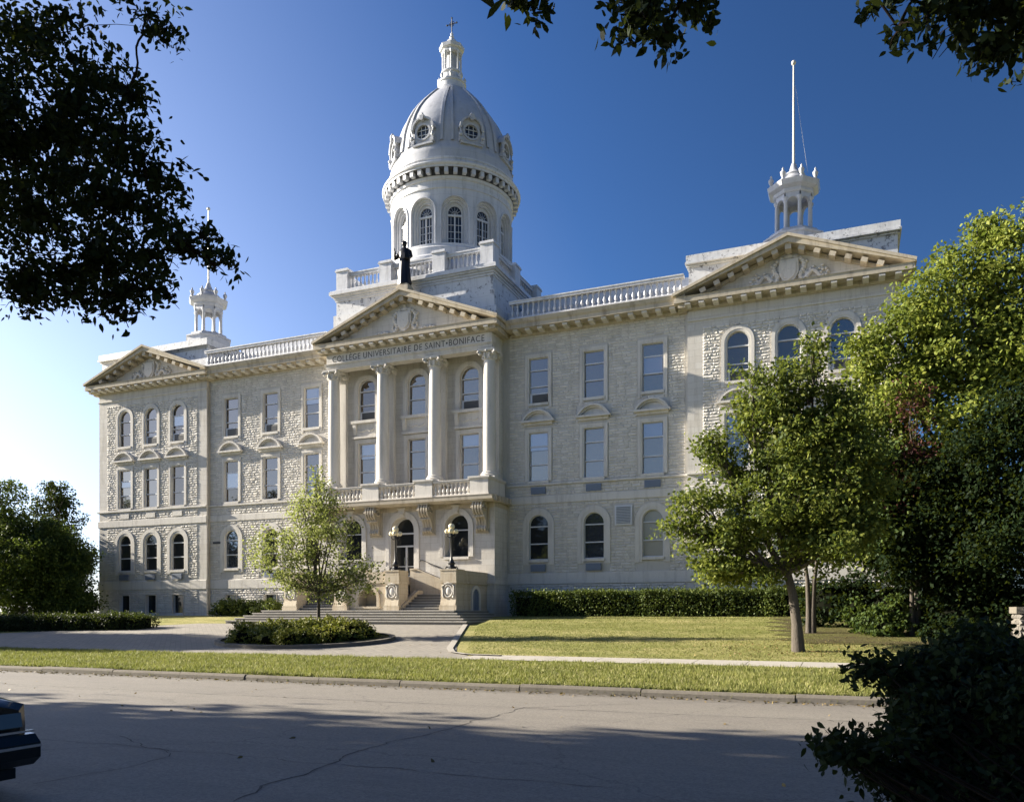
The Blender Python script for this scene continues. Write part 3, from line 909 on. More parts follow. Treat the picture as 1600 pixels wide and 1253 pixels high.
for x in (-5.62, -1.9, 1.9, 5.62):
    g = MB(); yb = -.2
    g.box(x - .34, x + .34, yb - .28, yb, 8.3, 15.4)
    g.box(x - .42, x + .42, yb - .36, yb, 8.0, 8.3)
    for j, d in enumerate((.02, .07, .12)): g.box(x - .34 - d, x + .34 + d, yb - .28 - d, yb, 15.4 + j*.2, 15.59 + j*.2)
    for s in (-1, 1): g.sphere((x + s*.38, yb - .34, 15.72), .14, 6)
    obj('pilaster', g, 'trim', B, smooth=30)

# inscription over the columns
cu = bpy.data.curves.new('inscription', 'FONT')
cu.body = 'COLL\u00c8GE UNIVERSITAIRE DE SAINT\u2022BONIFACE'
cu.align_x = 'LEFT'; cu.size = 0.50; cu.extrude = 0.006; cu.space_character = 1.12; cu.offset = -0.004
to = bpy.data.objects.new('tmp_text', cu); SC.collection.objects.link(to)
bpy.context.view_layer.update()
tm = bpy.data.meshes.new_from_object(to.evaluated_get(bpy.context.evaluated_depsgraph_get()))
bpy.data.objects.remove(to)
vx = [v.co.x for v in tm.vertices]; vy = [v.co.y for v in tm.vertices]
W0 = max(vx) - min(vx); mnx = min(vx); capm = .5 * .73
for v in tm.vertices:
    x, y, z = v.co
    v.co = (-5.50 + (x - mnx) / W0 * 11.0, -1.655 - z, 16.47 + y / capm * .40)
tm.name = 'inscription'; tm.materials.clear()
obj('inscription', tm, 'letter', B)

# ground-storey block under the balcony
BY = -2.0
g = MB(); DH = [(-.83, .83, 2.2, 6.0)] + [(s*3.8 - .80, s*3.8 + .80, 3.42, 6.04) for s in (-1, 1)]
wall_sheet(g, -6.33, 6.33, GB - .5, 6.65, BY, DH)
for s in (-1, 1): g.add([(s*6.33, BY, GB-.5), (s*6.33, 0, GB-.5), (s*6.33, 0, 6.65), (s*6.33, BY, 6.65)], [(0, 1, 2, 3)])
g.box(-6.33, 6.33, BY - .06, -.01, 1.74, 1.76)
obj('entrance_block', g, 'stone', B)
g = MB(); g.box(-6.39, 6.39, BY - .06, -.01, 1.72, 1.98); obj('string_course', g, 'trim', B)
for s in (-1, 1):
    window(B, 'entrance_arch', s*3.8, BY, 3.42, 'glass_dark', False, hw=.80, h=2.62, arch=True, sur=.34, rec=.6, bars=(.36,), sill=.0)
# doorway
g = MB(); i0 = outl(.83, 0, 3.8, True); mid = outl(.95, 0, 3.92, True); out = outl(1.2, 0, 4.17, True)
band(g, mid, out, -.06, 0, -.04); g.strip(Y(i0, -.04), Y(mid, -.04)); g.strip(Y(i0, .62), Y(i0, -.04))
door = obj('entrance_door', g, 'trim', B, (0, BY, 2.2))
g = MB(); y = .52
fi = outl(.76, .0, 3.73, True); g.strip(Y(fi, y), Y(i0, y)); g.strip(Y(fi, y + .08), Y(fi, y))
for z in (2.02, 2.82): g.box(-.8, .8, y - .03, y + .08, z - .05, z + .05)
for x in (-.06, 0.0): g.box(x - .0, x + .06, y - .03 + (x == 0)*.004, y + .08, 0.02, 1.97)
for s in (-1, 1): g.box(s*.41 - .33, s*.41 + .33, y - .01, y + .05, .72, .77); g.box(s*.41 - .33, s*.41 + .33, y - .01, y + .05, .02, .14)
obj('frame', g, 'frame', door, (0, BY, 2.2))
g = MB(); g.poly(Y(i0[::-1], y + .06)); obj('pane', g, 'glass_dark', door, (0, BY, 2.2))
g = MB()
for s in (-1, 1): g.tube([(s*.1, y - .03, .85), (s*.1, y - .09, .88), (s*.1, y - .09, 1.3), (s*.1, y - .03, 1.33)], .018, 6)
obj('handle', g, 'chrome', door, (0, BY, 2.2))
for x in (-3.8, 0, 3.8):
    g = MB(); g.prism_y([(-.14, 0), (.14, 0), (.24, .48), (-.24, .48)], -.16, 0); g.box(-.3, .3, -.22, 0, .42, .5); g.tube([(-.12, -.17, .12), (.12, -.17, .12)], .05, 6)
    obj('keystone', g, 'trim', B, (x, BY, 6.06))

# scroll consoles carrying the balcony
def console():
    g = MB()
    prof = [(0, -1.68), (-.26, -1.68), (-.34, -1.58), (-.30, -1.44), (-.22, -1.36), (-.27, -1.1), (-.42, -.88), (-.62, -.74), (-.80, -.60), (-.90, -.40), (-.88, -.18), (-.80, 0), (0, 0)]
    for i in range(4):
        x = -.27 + .18 * i
        g.prism_x(prof, x - .05, x + .05)
    g.prism_x([(y * .86, z * .97 - .02) for y, z in prof], -.31, .31)
    g.box(-.42, .42, -.86, 0, 0.0, .10)
    g.box(-.42, .42, -.13, 0, -1.74, -1.62); g.box(-.44, .44, -.07, 0, -1.8, 0)
    for k in range(7): g.sphere((-.32 + k*.107, -.56, -.84), .07, 5, (1, .8, 1.2))
    for s in (-1, 1):
        pts = []
        for i in range(18):
            a = i * .5; r = .30 * (1 - i/20); pts.append((s*.39, -.52 - r*cos(a), -.33 + r*sin(a)))
        g.tube(pts, .05, 6)
    return g
cm = console().mesh('console', 35)
for x in (-5.55, -1.9, 1.9, 5.55): obj('console', cm, 'cornice', B, (x, BY, 6.60))

# balcony slab, pedestals, balustrades
g = MB()
g.prism_x([(0, 6.62), (-2.78, 6.62), (-2.90, 6.70), (-3.00, 6.72), (-3.02, 6.92), (-3.05, 6.98), (-2.9, 7.0), (0, 7.02)], -6.62, 6.62)
g.box(-6.36, 6.36, BY - .12, -.01, 6.36, 6.615)
for s in (-1, 1):
    for j in range(5):
        xx = s * 6.62; yy = -2.7 + j * .55
        g.box(min(xx, xx + s*.14), max(xx, xx + s*.14), yy - .13, yy + .13, 6.66, 6.97)
obj('balcony_slab', g, 'cornice', B)
for x in (-5.64, -1.9, 1.9, 5.64):
    g = MB()
    g.box(x - .60, x + .60, -2.74, -.2 if abs(x) > 3 else -1.5, 7.03, 7.95)
    g.box(x - .64, x + .64, -2.78, -.2 if abs(x) > 3 else -1.5, 7.0, 7.16)
    g.box(x - .66, x + .66, -2.80, -.2 if abs(x) > 3 else -1.5, 7.95, 8.02); g.box(x - .70, x + .70, -2.84, -.2 if abs(x) > 3 else -1.45, 8.021, 8.12)
    g.box(x - .62, x + .62, -1.86, -.25, 8.02, 8.14) if abs(x) < 3 else None
    obj('pedestal', g, 'trim', B)
def baluster_mesh(h, r=.10):
    g = MB()
    g.lathe([(r*.85, 0), (r*.85, .08*h), (r*.5, .11*h), (r*.62, .16*h), (r, .30*h), (r*.95, .38*h), (r*.6, .52*h), (r*.42, .68*h), (r*.42, .80*h), (r*.6, .83*h), (r*.42, .86*h), (r*.8, .92*h), (r*.8, h)], 0, 0, 10)
    return g
NB = [0]
def balustrade(p0, p1, z0, z1, n, mat, individual, rail=.13, base=.1, hw=.17, back=None, name='balustrade'):
    p0 = Vector(p0); p1 = Vector(p1); d = (p1 - p0); L = d.length; d.normalize(); nn = Vector((-d.y, d.x))
    def bx(mb, za, zb, h):
        c = [p0 + nn*h, p0 - nn*h, p1 - nn*h, p1 + nn*h]
        mb.add([(q.x, q.y, za) for q in c] + [(q.x, q.y, zb) for q in c], [(0,1,2,3)[::-1], (4,5,6,7), (0,1,5,4), (1,2,6,5), (2,3,7,6), (3,0,4,7)])
    g = MB(); bx(g, z0, z0 + base, hw * .9); bx(g, z1 - rail, z1 - rail*.35, hw * .95); bx(g, z1 - rail*.34, z1, hw * 1.15)
    o = obj(name, g, mat, B)
    h = z1 - rail - z0 - base
    bm = baluster_mesh(h).mesh('baluster', 40)
    if individual:
        for i in range(n):
            q = p0 + d * (L * (i + .5) / n)
            obj('baluster', bm, mat, o, (q.x, q.y, z0 + base)); NB[0] += 1
    else:
        g = MB(); b = baluster_mesh(h)
        for i in range(n):
            q = p0 + d * (L * (i + .5) / n)
            g.add([(x + q.x, y + q.y, z + z0 + base) for x, y, z in b.v], b.f)
        s = obj('balusters', g, mat, o, smooth=40); s['kind'] = 'stuff'
    return o
for a, b in ((-5.0, -2.55), (-1.25, 1.25), (2.55, 5.0)):
    balustrade((a, -2.6), (b, -2.6), 7.02, 7.98, 9, 'trim', True, hw=.15)
for s in (1, -1):
    a, b = sorted((s*6.7, s*17.32))
    balustrade((a, -.5), (b, -.5), 17.79, 19.0, 31, 'white', s > 0, rail=.2, base=.2, hw=.18)
# parapet roof behind the balustrades and building mass
g = MB()
g.box(-28.2, 28.2, .62, 14, -.5, 17.75)
g.box(-17.4, 17.4, -.12, .6, 17.80, 17.85)
obj('rear_mass', g, 'roof', B)
for s in (1, -1):
    a, b = sorted((s*6.0, s*17.3)); g = MB(); g.box(a, b, .62, .9, 17.76, 18.8); g.box(a, b, 3.2, 12, 17.76, 20.35)
    obj('roof_parapet', g, 'white', B)

# wing attics
for s in (-1, 1):
    a, b = sorted((s*17.52, s*28.2)); g = MB()
    g.box(a, b, -.12, 12, 17.6, 19.6); g.box(a - .1, b + .1, -.22, 12.1, 19.5, 19.58); g.box(a - .17, b + .17, -.42, 12.2, 19.6, 19.72); g.box(a - .12, b + .12, -.36, 12.15, 19.72, 20.1)
    obj('attic', g, 'white_peel', B)

def slim(o_, f):
    for v in o_.data.vertices: v.co.x = DX + (v.co.x - DX)*f; v.co.y = DY + (v.co.y - DY)*f
def cupola(parent, cx, cy, zb):
    """open octagonal cupola on its plinth"""
    r = MB(); r.lathe([(1.75, 20.08), (1.75, zb - .45), (1.85, zb - .4), (1.85, zb - .3), (1.5, zb - .2), (1.45, zb)], cx, cy, 8, pi/8, 2*pi + pi/8)
    o = obj('cupola', r, 'silver', parent)
    g = MB()
    for k in range(8):
        a = k * pi / 4 + pi/8; x, y = cx + 1.02*sin(a), cy - 1.02*cos(a)
        g.lathe([(.17, zb), (.17, zb + .12), (.12, zb + .16), (.105, zb + 1.75), (.16, zb + 1.82), (.18, zb + 1.95)], x, y, 10)
    obj('colonnade', g, 'silver', o, smooth=40)
    g = MB(); zt = zb + 1.95
    # arches between the columns: eight thick arched panels
    for k in range(8):
        a = k * pi / 4; w = 1.02 * sin(pi/8); ap = 1.02 * cos(pi/8)
        n = 10; arc = [(-.30*cos(pi*i/n), zt - .32 + .30*sin(pi*i/n)) for i in range(n+1)]
        topl = [(-w + 2*w*i/n, zt + .32) for i in range(n+1)]
        for rr in (ap - .10, ap + .10):
            def T(p): return (cx + rr*sin(a) + p[0]*cos(a), cy - rr*cos(a) + p[0]*sin(a), p[1])
            g.strip([T(p) for p in arc], [T(p) for p in topl])
            for s in (-1, 1):
                g.poly([T((s*.30, zt - .32)), T((s*w, zt - .32)), T((s*w, zt + .32))])
        def T2(p, rr): return (cx + rr*sin(a) + p[0]*cos(a), cy - rr*cos(a) + p[0]*sin(a), p[1])
        g.strip([T2(p, ap-.10) for p in arc], [T2(p, ap+.10) for p in arc])
    g.lathe([(1.16, zt + .25), (1.22, zt + .34), (1.22, zt + .5), (1.50, zt + .62), (1.56, zt + .78), (1.60, zt + .9), (1.1, zt + .96), (.2, zt + 1.0)], cx, cy, 8, pi/8, 2*pi + pi/8)
    obj('entablature', g, 'silver', o)
    g = MB(); z = zt + .95
    g.lathe([(1.0, z), (.95, z + .3), (.62, z + .62), (.66, z + .70), (.60, z + .78), (.45, z + .86), (.3, z + 1.0), (.18, z + 1.3), (.14, z + 1.45)], cx, cy, 16)
    obj('cap', g, 'silver', o, smooth=30)
    um = MB(); um.lathe([(.12, 0), (.12, .08), (.06, .14), (.15, .34), (.17, .46), (.10, .56), (.05, .6), (.07, .68), (.01, .78)], 0, 0, 10)
    um = um.mesh('urn', 40)
    for k in range(8):
        a = k * pi/4 + pi/8; obj('urn', um, 'silver', o, (cx + 1.36*sin(a), cy - 1.36*cos(a), zt + .92))
    return z + 1.4
CZ = []
for s in (-1, 1): CZ.append(cupola(B, s*22.78, 5.5, 22.75))

# tower base
g = MB()
T0, TY, TB = 5.72, -.90, 10.5
g.box(-6.05, 6.05, TY - .22, TB + .2, 17.6, 18.75); g.box(-5.88, 5.88, TY - .12, TB + .1, 18.75, 19.78)
g.box(-T0, T0, TY, TB, 19.78, 20.95)
tb = obj('tower_base', g, 'white_peel', B)
g = MB()
for d, za, zb in ((.06, 20.72, 20.86), (.13, 20.86, 21.0), (.25, 21.0, 21.1), (.36, 21.1, 21.3), (.30, 21.3, 21.38)):
    g.box(-T0 - d, T0 + d, TY - d, TB + d, za, zb - .002)
obj('cornice', g, 'white', tb)
def ped(x, y):
    g = MB(); h = .44
    g.box(x-h, x+h, y-h, y+h, 21.38, 22.72); g.box(x-h-.07, x+h+.07, y-h-.07, y+h+.07, 22.72, 22.80); g.box(x-h-.03, x+h+.03, y-h-.03, y+h+.03, 22.80, 22.90)
    g.box(x-h-.03, x+h+.03, y-h-.03, y+h+.03, 21.38, 21.55)
    obj('pedestal', g, 'white', tb)
px = (-5.3, -1.95, 1.95, 5.3); py = (TY + .44, TY + 4.0, TY + 7.9, TB - .44)
for x in px: ped(x, py[0]); ped(x, py[3])
for y in py[1:3]: ped(-5.3, y); ped(5.3, y)
for i in range(3):
    a, b = px[i] + .44, px[i+1] - .44
    n = 8 if i != 1 else 10
    balustrade((a, py[0]), (b, py[0]), 21.38, 22.66, n, 'white', True, rail=.22, base=.16, hw=.2)
    balustrade((a, py[3]), (b, py[3]), 21.38, 22.66, n, 'white', False, rail=.22, base=.16, hw=.2)
    a, b = py[i] + .44, py[i+1] - .44
    for s in (-1, 1): balustrade((s*5.3, a), (s*5.3, b), 21.38, 22.66, 9, 'white', False, rail=.22, base=.16, hw=.2)

# drum with twelve niches
DX, DY, DR = 0.0, 4.8, 4.22
def cyl(s, z, r, az):
    a = az + s / DR
    return (DX + r * sin(a), DY - r * cos(a), z)
g = MB(); HA = DR * pi / 12      # half arc per bay
n = 14
for k in range(12):
    az = k * pi / 6
    o0 = outl(.90, 24.15, 27.25, True, n)
    # rectangular frame split to match the outline count
    cz = 25.6; rect = []
    for (x, z) in o0:
        dx, dz = x, z - cz
        f = min((HA / abs(dx)) if abs(dx) > 1e-6 else 9e9, ((28.55 - cz) / dz) if dz > 1e-6 else ((cz - 23.0) / -dz if dz < -1e-6 else 9e9))
        rect.append((dx * f, cz + dz * f))
    # bottom corners and top corners
    bl, br = (-HA, 23.0), (HA, 23.0)
    ring_in = o0; ring_out = rect
    ring_out[0] = bl; ring_out[-1] = br
    # insert exact top corners
    i1 = min(range(len(rect)), key=lambda i: math.hypot(rect[i][0] + HA, rect[i][1] - 28.55)); ring_out[i1] = (-HA, 28.55)
    i2 = min(range(len(rect)), key=lambda i: math.hypot(rect[i][0] - HA, rect[i][1] - 28.55)); ring_out[i2] = (HA, 28.55)
    def sub(A, Bq, m=3):
        for j in range(m):
            P = [tuple(a[c] + (b[c]-a[c])*j/m for c in (0, 1)) for a, b in zip(A, Bq)]
            Q = [tuple(a[c] + (b[c]-a[c])*(j+1)/m for c in (0, 1)) for a, b in zip(A, Bq)]
            yield P, Q
    for P, Q in sub(ring_in, ring_out):
        g.strip([cyl(x, z, DR, az) for x, z in P], [cyl(x, z, DR, az) for x, z in Q])
    bot = [(-.9 + 1.8*i/6, 24.15) for i in range(7)]; bo2 = [(-HA + 2*HA*i/6, 23.0) for i in range(7)]
    g.strip([cyl(x, z, DR, az) for x, z in bot], [cyl(x, z, DR, az) for x, z in bo2])
    # raised outer moulding and stepped reveals
    steps = [(.98, DR + .0), (.98, DR + .06), (.90, DR + .06), (.90, DR - .16), (.78, DR - .16), (.78, DR - .30), (.66, DR - .30), (.66, DR - .46), (.52, DR - .46)]
    for (h1, r1), (h2, r2) in zip(steps[:-1], steps[1:]):
        a1 = outl(h1, 24.15, 26.35 + h1, True, n); a2 = outl(h2, 24.15, 26.35 + h2, True, n)
        g.strip([cyl(x, z, r1, az) for x, z in a1], [cyl(x, z, r2, az) for x, z in a2])
    P = [cyl(-.98 + 1.96*i/6, 24.15, DR + .05, az) for i in range(7)]; Q = [cyl(-.98 + 1.96*i/6, 24.15, DR - .5, az) for i in range(7)]
    g.strip(P, Q)
dr = obj('drum', g, 'white', B, smooth=20)
g = MB()
g.lathe([(4.75, 21.38), (4.75, 23.2), (4.6, 23.35), (4.6, 23.8), (4.42, 23.95), (4.42, 24.1), (DR - .5, 24.13)], DX, DY, 72, cap=False)
g.lathe([(DR, 27.75), (DR + .07, 27.78), (DR + .07, 27.9), (DR, 27.93)], DX, DY, 72, cap=False)
g.lathe([(DR, 28.3), (DR + .1, 28.34), (DR + .1, 28.45), (DR + .12, 28.5), (DR+.12, 28.9), (4.74, 28.92), (4.74, 29.05), (4.82, 29.08), (4.86, 29.18), (4.78, 29.20), (4.52, 29.34), (4.47, 29.56), (4.53, 29.60), (4.53, 29.70), (4.36, 29.76)], DX, DY, 72, cap=False)
obj('drum_cornice', g, 'white', dr, smooth=25)
g = MB(); g.lathe([(DR + .14, 28.52), (DR + .15, 28.88), (4.70, 28.90)], DX, DY, 72, cap=False); obj('soffit', g, 'soffit_dark', dr)  # flat dark grey ring behind the brackets
g = MB(); g.cbox(0, 0, 0, .13, .18, .17); bk = g.mesh('bracket')
for k in range(48):
    a = 2*pi*k/48; r = 4.50; obj('bracket', bk, 'white', dr, (DX + r*sin(a), DY - r*cos(a), 28.74), rot=a)
# drum windows, one in each niche
g = MB(); gf = MB(); gp = MB()
hw = .50; i0 = outl(hw, 0, 2.7, True, n)
fi = outl(hw - .07, .08, 2.63, True, n)
gf.strip(Y(fi, -.03), Y(i0, -.03)); gf.strip(Y(fi, .04), Y(fi, -.03)); gf.box(-hw, hw, -.03, .04, 0, .08)
gf.box(-hw, hw, -.06, .04, 1.95, 2.07); gf.box(-.045, .045, -.05, .04, .05, 1.95)
for s in (-1, 1):
    gf.box(s*.25 - .012, s*.25 + .012, -.02, .04, .05, 1.95)
    for z in (.5, .95, 1.4): gf.box(s*.25 - .2, s*.25 + .2, -.015, .04, z - .012, z + .012)
for i in range(1, 6):
    a = pi*i/6; gf.tube([(0, .0, 2.1), (.42*cos(a), .0, 2.13 + .42*sin(a))], .012, 4)
gf.tube([(.2*cos(pi*i/8), 0, 2.1 + .2*sin(pi*i/8)) for i in range(9)], .012, 4)
gp.poly(Y(i0[::-1], .045))
fm = gf.mesh('window'); pm = gp.mesh('pane')
for k in range(12):
    a = k*pi/6; r = DR - .50; loc = (DX + r*sin(a), DY - r*cos(a), 24.17)
    o = obj('window', fm, 'frame', dr, loc, rot=a)
    p = bpy.data.objects.new('pane', pm)
    if not pm.materials: pm.materials.append(M['glass_dark'])
    SC.collection.objects.link(p); p.parent = o

# dome, ribs, dormers
DP = [(4.33, 29.74), (4.31, 30.4), (4.2, 30.62), (4.08, 30.95), (4.0, 31.5), (3.93, 32.1), (3.78, 32.7), (3.52, 33.4), (3.15, 34.1), (2.70, 34.75), (2.20, 35.35), (1.70, 35.9), (1.30, 36.3), (1.12, 36.55)]
def dome_r(z): return float(np.interp(z, [p[1] for p in DP], [p[0] for p in DP]))
g = MB(); zz = np.linspace(29.74, 36.55, 44); g.lathe([(dome_r(z), z) for z in zz], DX, DY, 96, cap=False)
dome = obj('dome', g, 'silver', B, smooth=60)
for k in range(8):
    g = MB()
    for da in (-.085, .085):
        A = []; C = []
        az = k*pi/4 + pi/8
        pts = []
        for z in np.linspace(30.95, 36.3, 24):
            r = dome_r(z); a = az + da * (0.55 + .45 * r / 4.0) * 1.0
            pts.append((r, a, z))
        for (r, a, z), (r2, a2, z2) in zip(pts[:-1], pts[1:]):
            w = .085
            def q(r, a, z, s, o): return (DX + (r+o)*sin(a) + s*w*cos(a), DY - (r+o)*cos(a) + s*w*sin(a), z + o*.3)
            g.add([q(r,a,z,-1,0), q(r,a,z,-1,.1), q(r,a,z,1,.1), q(r,a,z,1,0), q(r2,a2,z2,-1,0), q(r2,a2,z2,-1,.1), q(r2,a2,z2,1,.1), q(r2,a2,z2,1,0)],
                  [(0,1,5,4), (1,2,6,5), (2,3,7,6)])
    obj('rib', g, 'silver', dome)
g = MB(); n = 16
circ = [(.47*cos(2*pi*i/n), .47*sin(2*pi*i/n)) for i in range(n)]; c2 = [(.60*cos(2*pi*i/n), .60*sin(2*pi*i/n)) for i in range(n)]
g.strip(Y(circ, -.08), Y(c2, -.08), True); g.strip(Y(circ, .15), Y(circ, -.08), True); g.strip(Y(c2, -.08), Y(c2, -.02), True)
ob = [(-.72, -.80), (-.66, -.1), (-.62, .25)] + [(-.68*cos(pi*i/8), .2 + .68*sin(pi*i/8)) for i in range(1, 8)] + [(.62, .25), (.66, -.1), (.72, -.80)]
g.prism_y([(x, z) for x, z in ob], .12, .9)
nb = len(ob)
cc = [(.60*cos(pi + 0 - pi*i/(nb-1)) if False else 0, 0) for i in range(nb)]
# front plate with the round opening
ang = [atan2(z, x) for x, z in ob]
for i in range(nb - 1):
    (x0, z0), (x1, z1) = ob[i], ob[i+1]; a0, a1 = atan2(z0, x0), atan2(z1, x1)
    g.add([(x0, -.02, z0), (x1, -.02, z1), (.60*cos(a1), -.02, .60*sin(a1)), (.60*cos(a0), -.02, .60*sin(a0))], [(0, 1, 2, 3)])
    g.add([(x0, -.02, z0), (x1, -.02, z1), (x1, .9, z1), (x0, .9, z0)], [(0, 1, 2, 3)])
(x0, z0), (x1, z1) = ob[-1], ob[0]
m = 6; a0, a1 = atan2(z0, x0), atan2(z1, x1)
A = [(x0 + (x1-x0)*i/m, -.02, z0) for i in range(m+1)]; C = [(.60*cos(a0 + (a1-a0)*i/m), -.02, .60*sin(a0 + (a1-a0)*i/m)) for i in range(m+1)]
g.strip(A, C); g.add([(x0, -.02, z0), (x1, -.02, z1), (x1, .9, z1), (x0, .9, z0)], [(0, 1, 2, 3)])
oh = [(-.86*cos(pi*i/10), .2 + .80*sin(pi*i/10)) for i in range(11)]; ih = [(-.70*cos(pi*i/10), .2 + .68*sin(pi*i/10)) for i in range(11)]
g.strip(Y(ih, -.2), Y(oh, -.2)); g.strip(Y(oh, -.2), Y(oh, .7)); g.strip(Y(ih, -.02), Y(ih, -.2))
for s in (-1, 1):
    g.box(s*.74 - .12, s*.74 + .12, -.18, .5, -.78, -.55); g.sphere((s*.78, -.12, -.35), .14, 6); g.sphere((s*.80, -.10, .18), .11, 6)
    g.tube([(s*.70, -.1, -.75), (s*.86, -.12, -.5), (s*.74, -.1, -.2), (s*.80, -.1, .1)], .07, 6)
g.box(-.78, .78, -.16, .5, -.92, -.80)
g.prism_y([(-.1, .72), (.1, .72), (.16, 1.08), (-.16, 1.08)], -.28, 0); g.sphere((0, -.14, 1.16), .1, 6)
dm = g.mesh('dormer', 35)
gp = MB(); gp.poly([(x, .1, z) for x, z in circ][::-1]); dpm = gp.mesh('pane'); dpm.materials.append(M['glass_dark'])
gf = MB()
for x in (-.16, .16): gf.box(x - .018, x + .018, .04, .08, -.44, .44)
for z in (-.16, .16): gf.box(-.44, .44, .045, .085, z - .018, z + .018)
dfm = gf.mesh('muntins'); dfm.materials.append(M['frame'])
for k in range(8):
    a = k*pi/4; r = 4.14
    o = obj('dormer', dm, 'silver', dome, (DX + r*sin(a), DY - r*cos(a), 31.62), rot=a); o.scale = (.98, .95, .96)
    for nm, mm in (('pane', dpm), ('muntins', dfm)):
        p = bpy.data.objects.new(nm, mm); SC.collection.objects.link(p); p.parent = o

# crowning lantern and cross
g = MB()
g.lathe([(1.35, 35.85), (1.38, 36.1), (1.26, 36.2), (1.24, 36.62), (1.12, 36.7), (1.08, 37.05), (1.16, 37.1), (1.16, 37.2), (.95, 37.28), (.80, 37.34), (.76, 37.8), (.88, 37.86), (.88, 37.95), (.5, 37.98)], DX, DY, 24)
ln = obj('lantern', g, 'white', B, smooth=30)
g = MB(); g.lathe([(.42, 37.95), (.42, 39.35)], DX, DY, 12)
obj('core', g, 'silver', ln)
g = MB()
for k in range(8):
    a = k*pi/4 + pi/8; x, y = DX + .72*sin(a), DY - .72*cos(a)
    g.lathe([(.12, 37.95), (.12, 38.02), (.075, 38.06), (.07, 39.18), (.12, 39.24), (.13, 39.34)], x, y, 8)
obj('colonnade', g, 'white', ln, smooth=40)
g = MB(); g.lathe([(.80, 39.32), (.80, 39.5), (.98, 39.56), (1.02, 39.78), (.96, 39.82), (.5, 39.95), (.46, 40.1), (.40, 40.28), (.22, 40.42), (.16, 40.5), (.2, 40.58), (.1, 40.7), (.13, 40.8), (.04, 40.95)], DX, DY, 8, pi/8, 2*pi + pi/8)
obj('lantern_roof', g, 'white', ln)
um = MB(); um.lathe([(.08, 0), (.10, .06), (.05, .12), (.13, .28), (.12, .36), (.05, .44), (.01, .55)], 0, 0, 8); um = um.mesh('urn', 40)
for k in range(8):
    a = k*pi/4 + pi/8; obj('urn', um, 'white', ln, (DX + 1.02*sin(a), DY - 1.02*cos(a), 37.2))
g = MB(); g.tube([(0, 0, 40.9), (0, 0, 41.95)], .035, 6); g.tube([(-.38, 0, 41.52), (.38, 0, 41.52)], .035, 6)
for p in ((-.38, 41.52), (.38, 41.52), (0, 41.95)): g.sphere((p[0], 0, p[1]), .065, 5)
g.tube([(.17*cos(2*pi*i/16), 0, 41.52 + .17*sin(2*pi*i/16)) for i in range(17)], .018, 5)
for a in range(4): g.tube([(0, 0, 41.52), (.22*cos(pi/4 + a*pi/2), 0, 41.52 + .22*sin(pi/4 + a*pi/2))], .015, 4)
obj('cross', g, 'iron', B, (DX, DY, 0))

for o_ in [ln] + [c for c in ln.children if c.name.split('.')[0] != 'urn']: slim(o_, .88)
for c in ln.children:
    if c.name.split('.')[0] == 'urn': q = c.location + WL[ln.name]; c.location = Vector((DX + (q.x - DX)*.88, DY + (q.y - DY)*.88, q.z)) - WL[ln.name]
# flagpoles on the cupolas
for i, s in enumerate((-1, 1)):
    z = CZ[i]
    f = empty('flagpole', (s*22.78, 5.5, z))
    tag(f, 'tall white flagpole with ball, cord and no flag on the right cupola' if s > 0 else 'flagpole on the left cupola, half hidden by overhanging leaves', 'flagpole', 'flagpoles on the wing cupolas')
    g = MB(); g.tube([(0, 0, -.1), (0, 0, 33.1 - z)], [.08, .045], 10); obj('pole', g, 'pole', f, f.location)
    g = MB(); g.sphere((0, 0, 33.22 - z), .14, 8); obj('ball', g, 'pole', f, f.location, smooth=60)
    if s > 0:
        g = MB(); g.tube([(.1, 0, 31.8 - z), (.33, .0, 30.0 - z), (.62, 0, 27.8 - z), (.80, 0, 26.4 - z)], .012, 4); obj('halyard', g, 'white', f, f.location)

# ------------------------------------------------------------------ statue on the gable
st = empty('statue', (0.0, -1.75, 20.32))
tag(st, 'dark bronze robed figure with raised hand standing on the portico gable', 'statue')
g = MB(); g.box(-.42, .42, -.35, .35, -.06, .22); g.box(-.36, .36, -.3, .3, .22, .34)
obj('plinth', g, 'cornice', st, st.location)
g = MB()
secs = [(.34, .46, .36, 0, 0), (.42, .47, .37, 0, 0), (.7, .42, .34, .0, 0), (1.2, .37, .30, 0, .01), (1.7, .34, .27, .01, .02), (2.05, .36, .27, .01, .02), (2.35, .42, .27, .01, .02), (2.52, .40, .25, .01, .02), (2.62, .26, .19, .01, 0), (2.68, .12, .12, .0, -.01), (2.76, .10, .11, 0, -.02), (2.82, .14, .15, 0, -.03), (2.92, .155, .175, 0, -.03), (3.02, .15, .17, 0, -.03), (3.1, .10, .12, 0, -.02), (3.14, .02, .02, 0, -.02)]
m = 28; vs = []
for z, rx, ry, ox, oy in secs:
    for j in range(m):
        a = 2*pi*j/m; fold = 1 + (.07*sin(a*7 + z*1.3) if z < 2.3 else 0)
        vs.append((ox + rx*fold*cos(a), oy + ry*fold*sin(a), z))
g.add(vs, [(i*m+j, i*m+(j+1)%m, (i+1)*m+(j+1)%m, (i+1)*m+j) for i in range(len(secs)-1) for j in range(m)] + [tuple(range(m-1, -1, -1))])
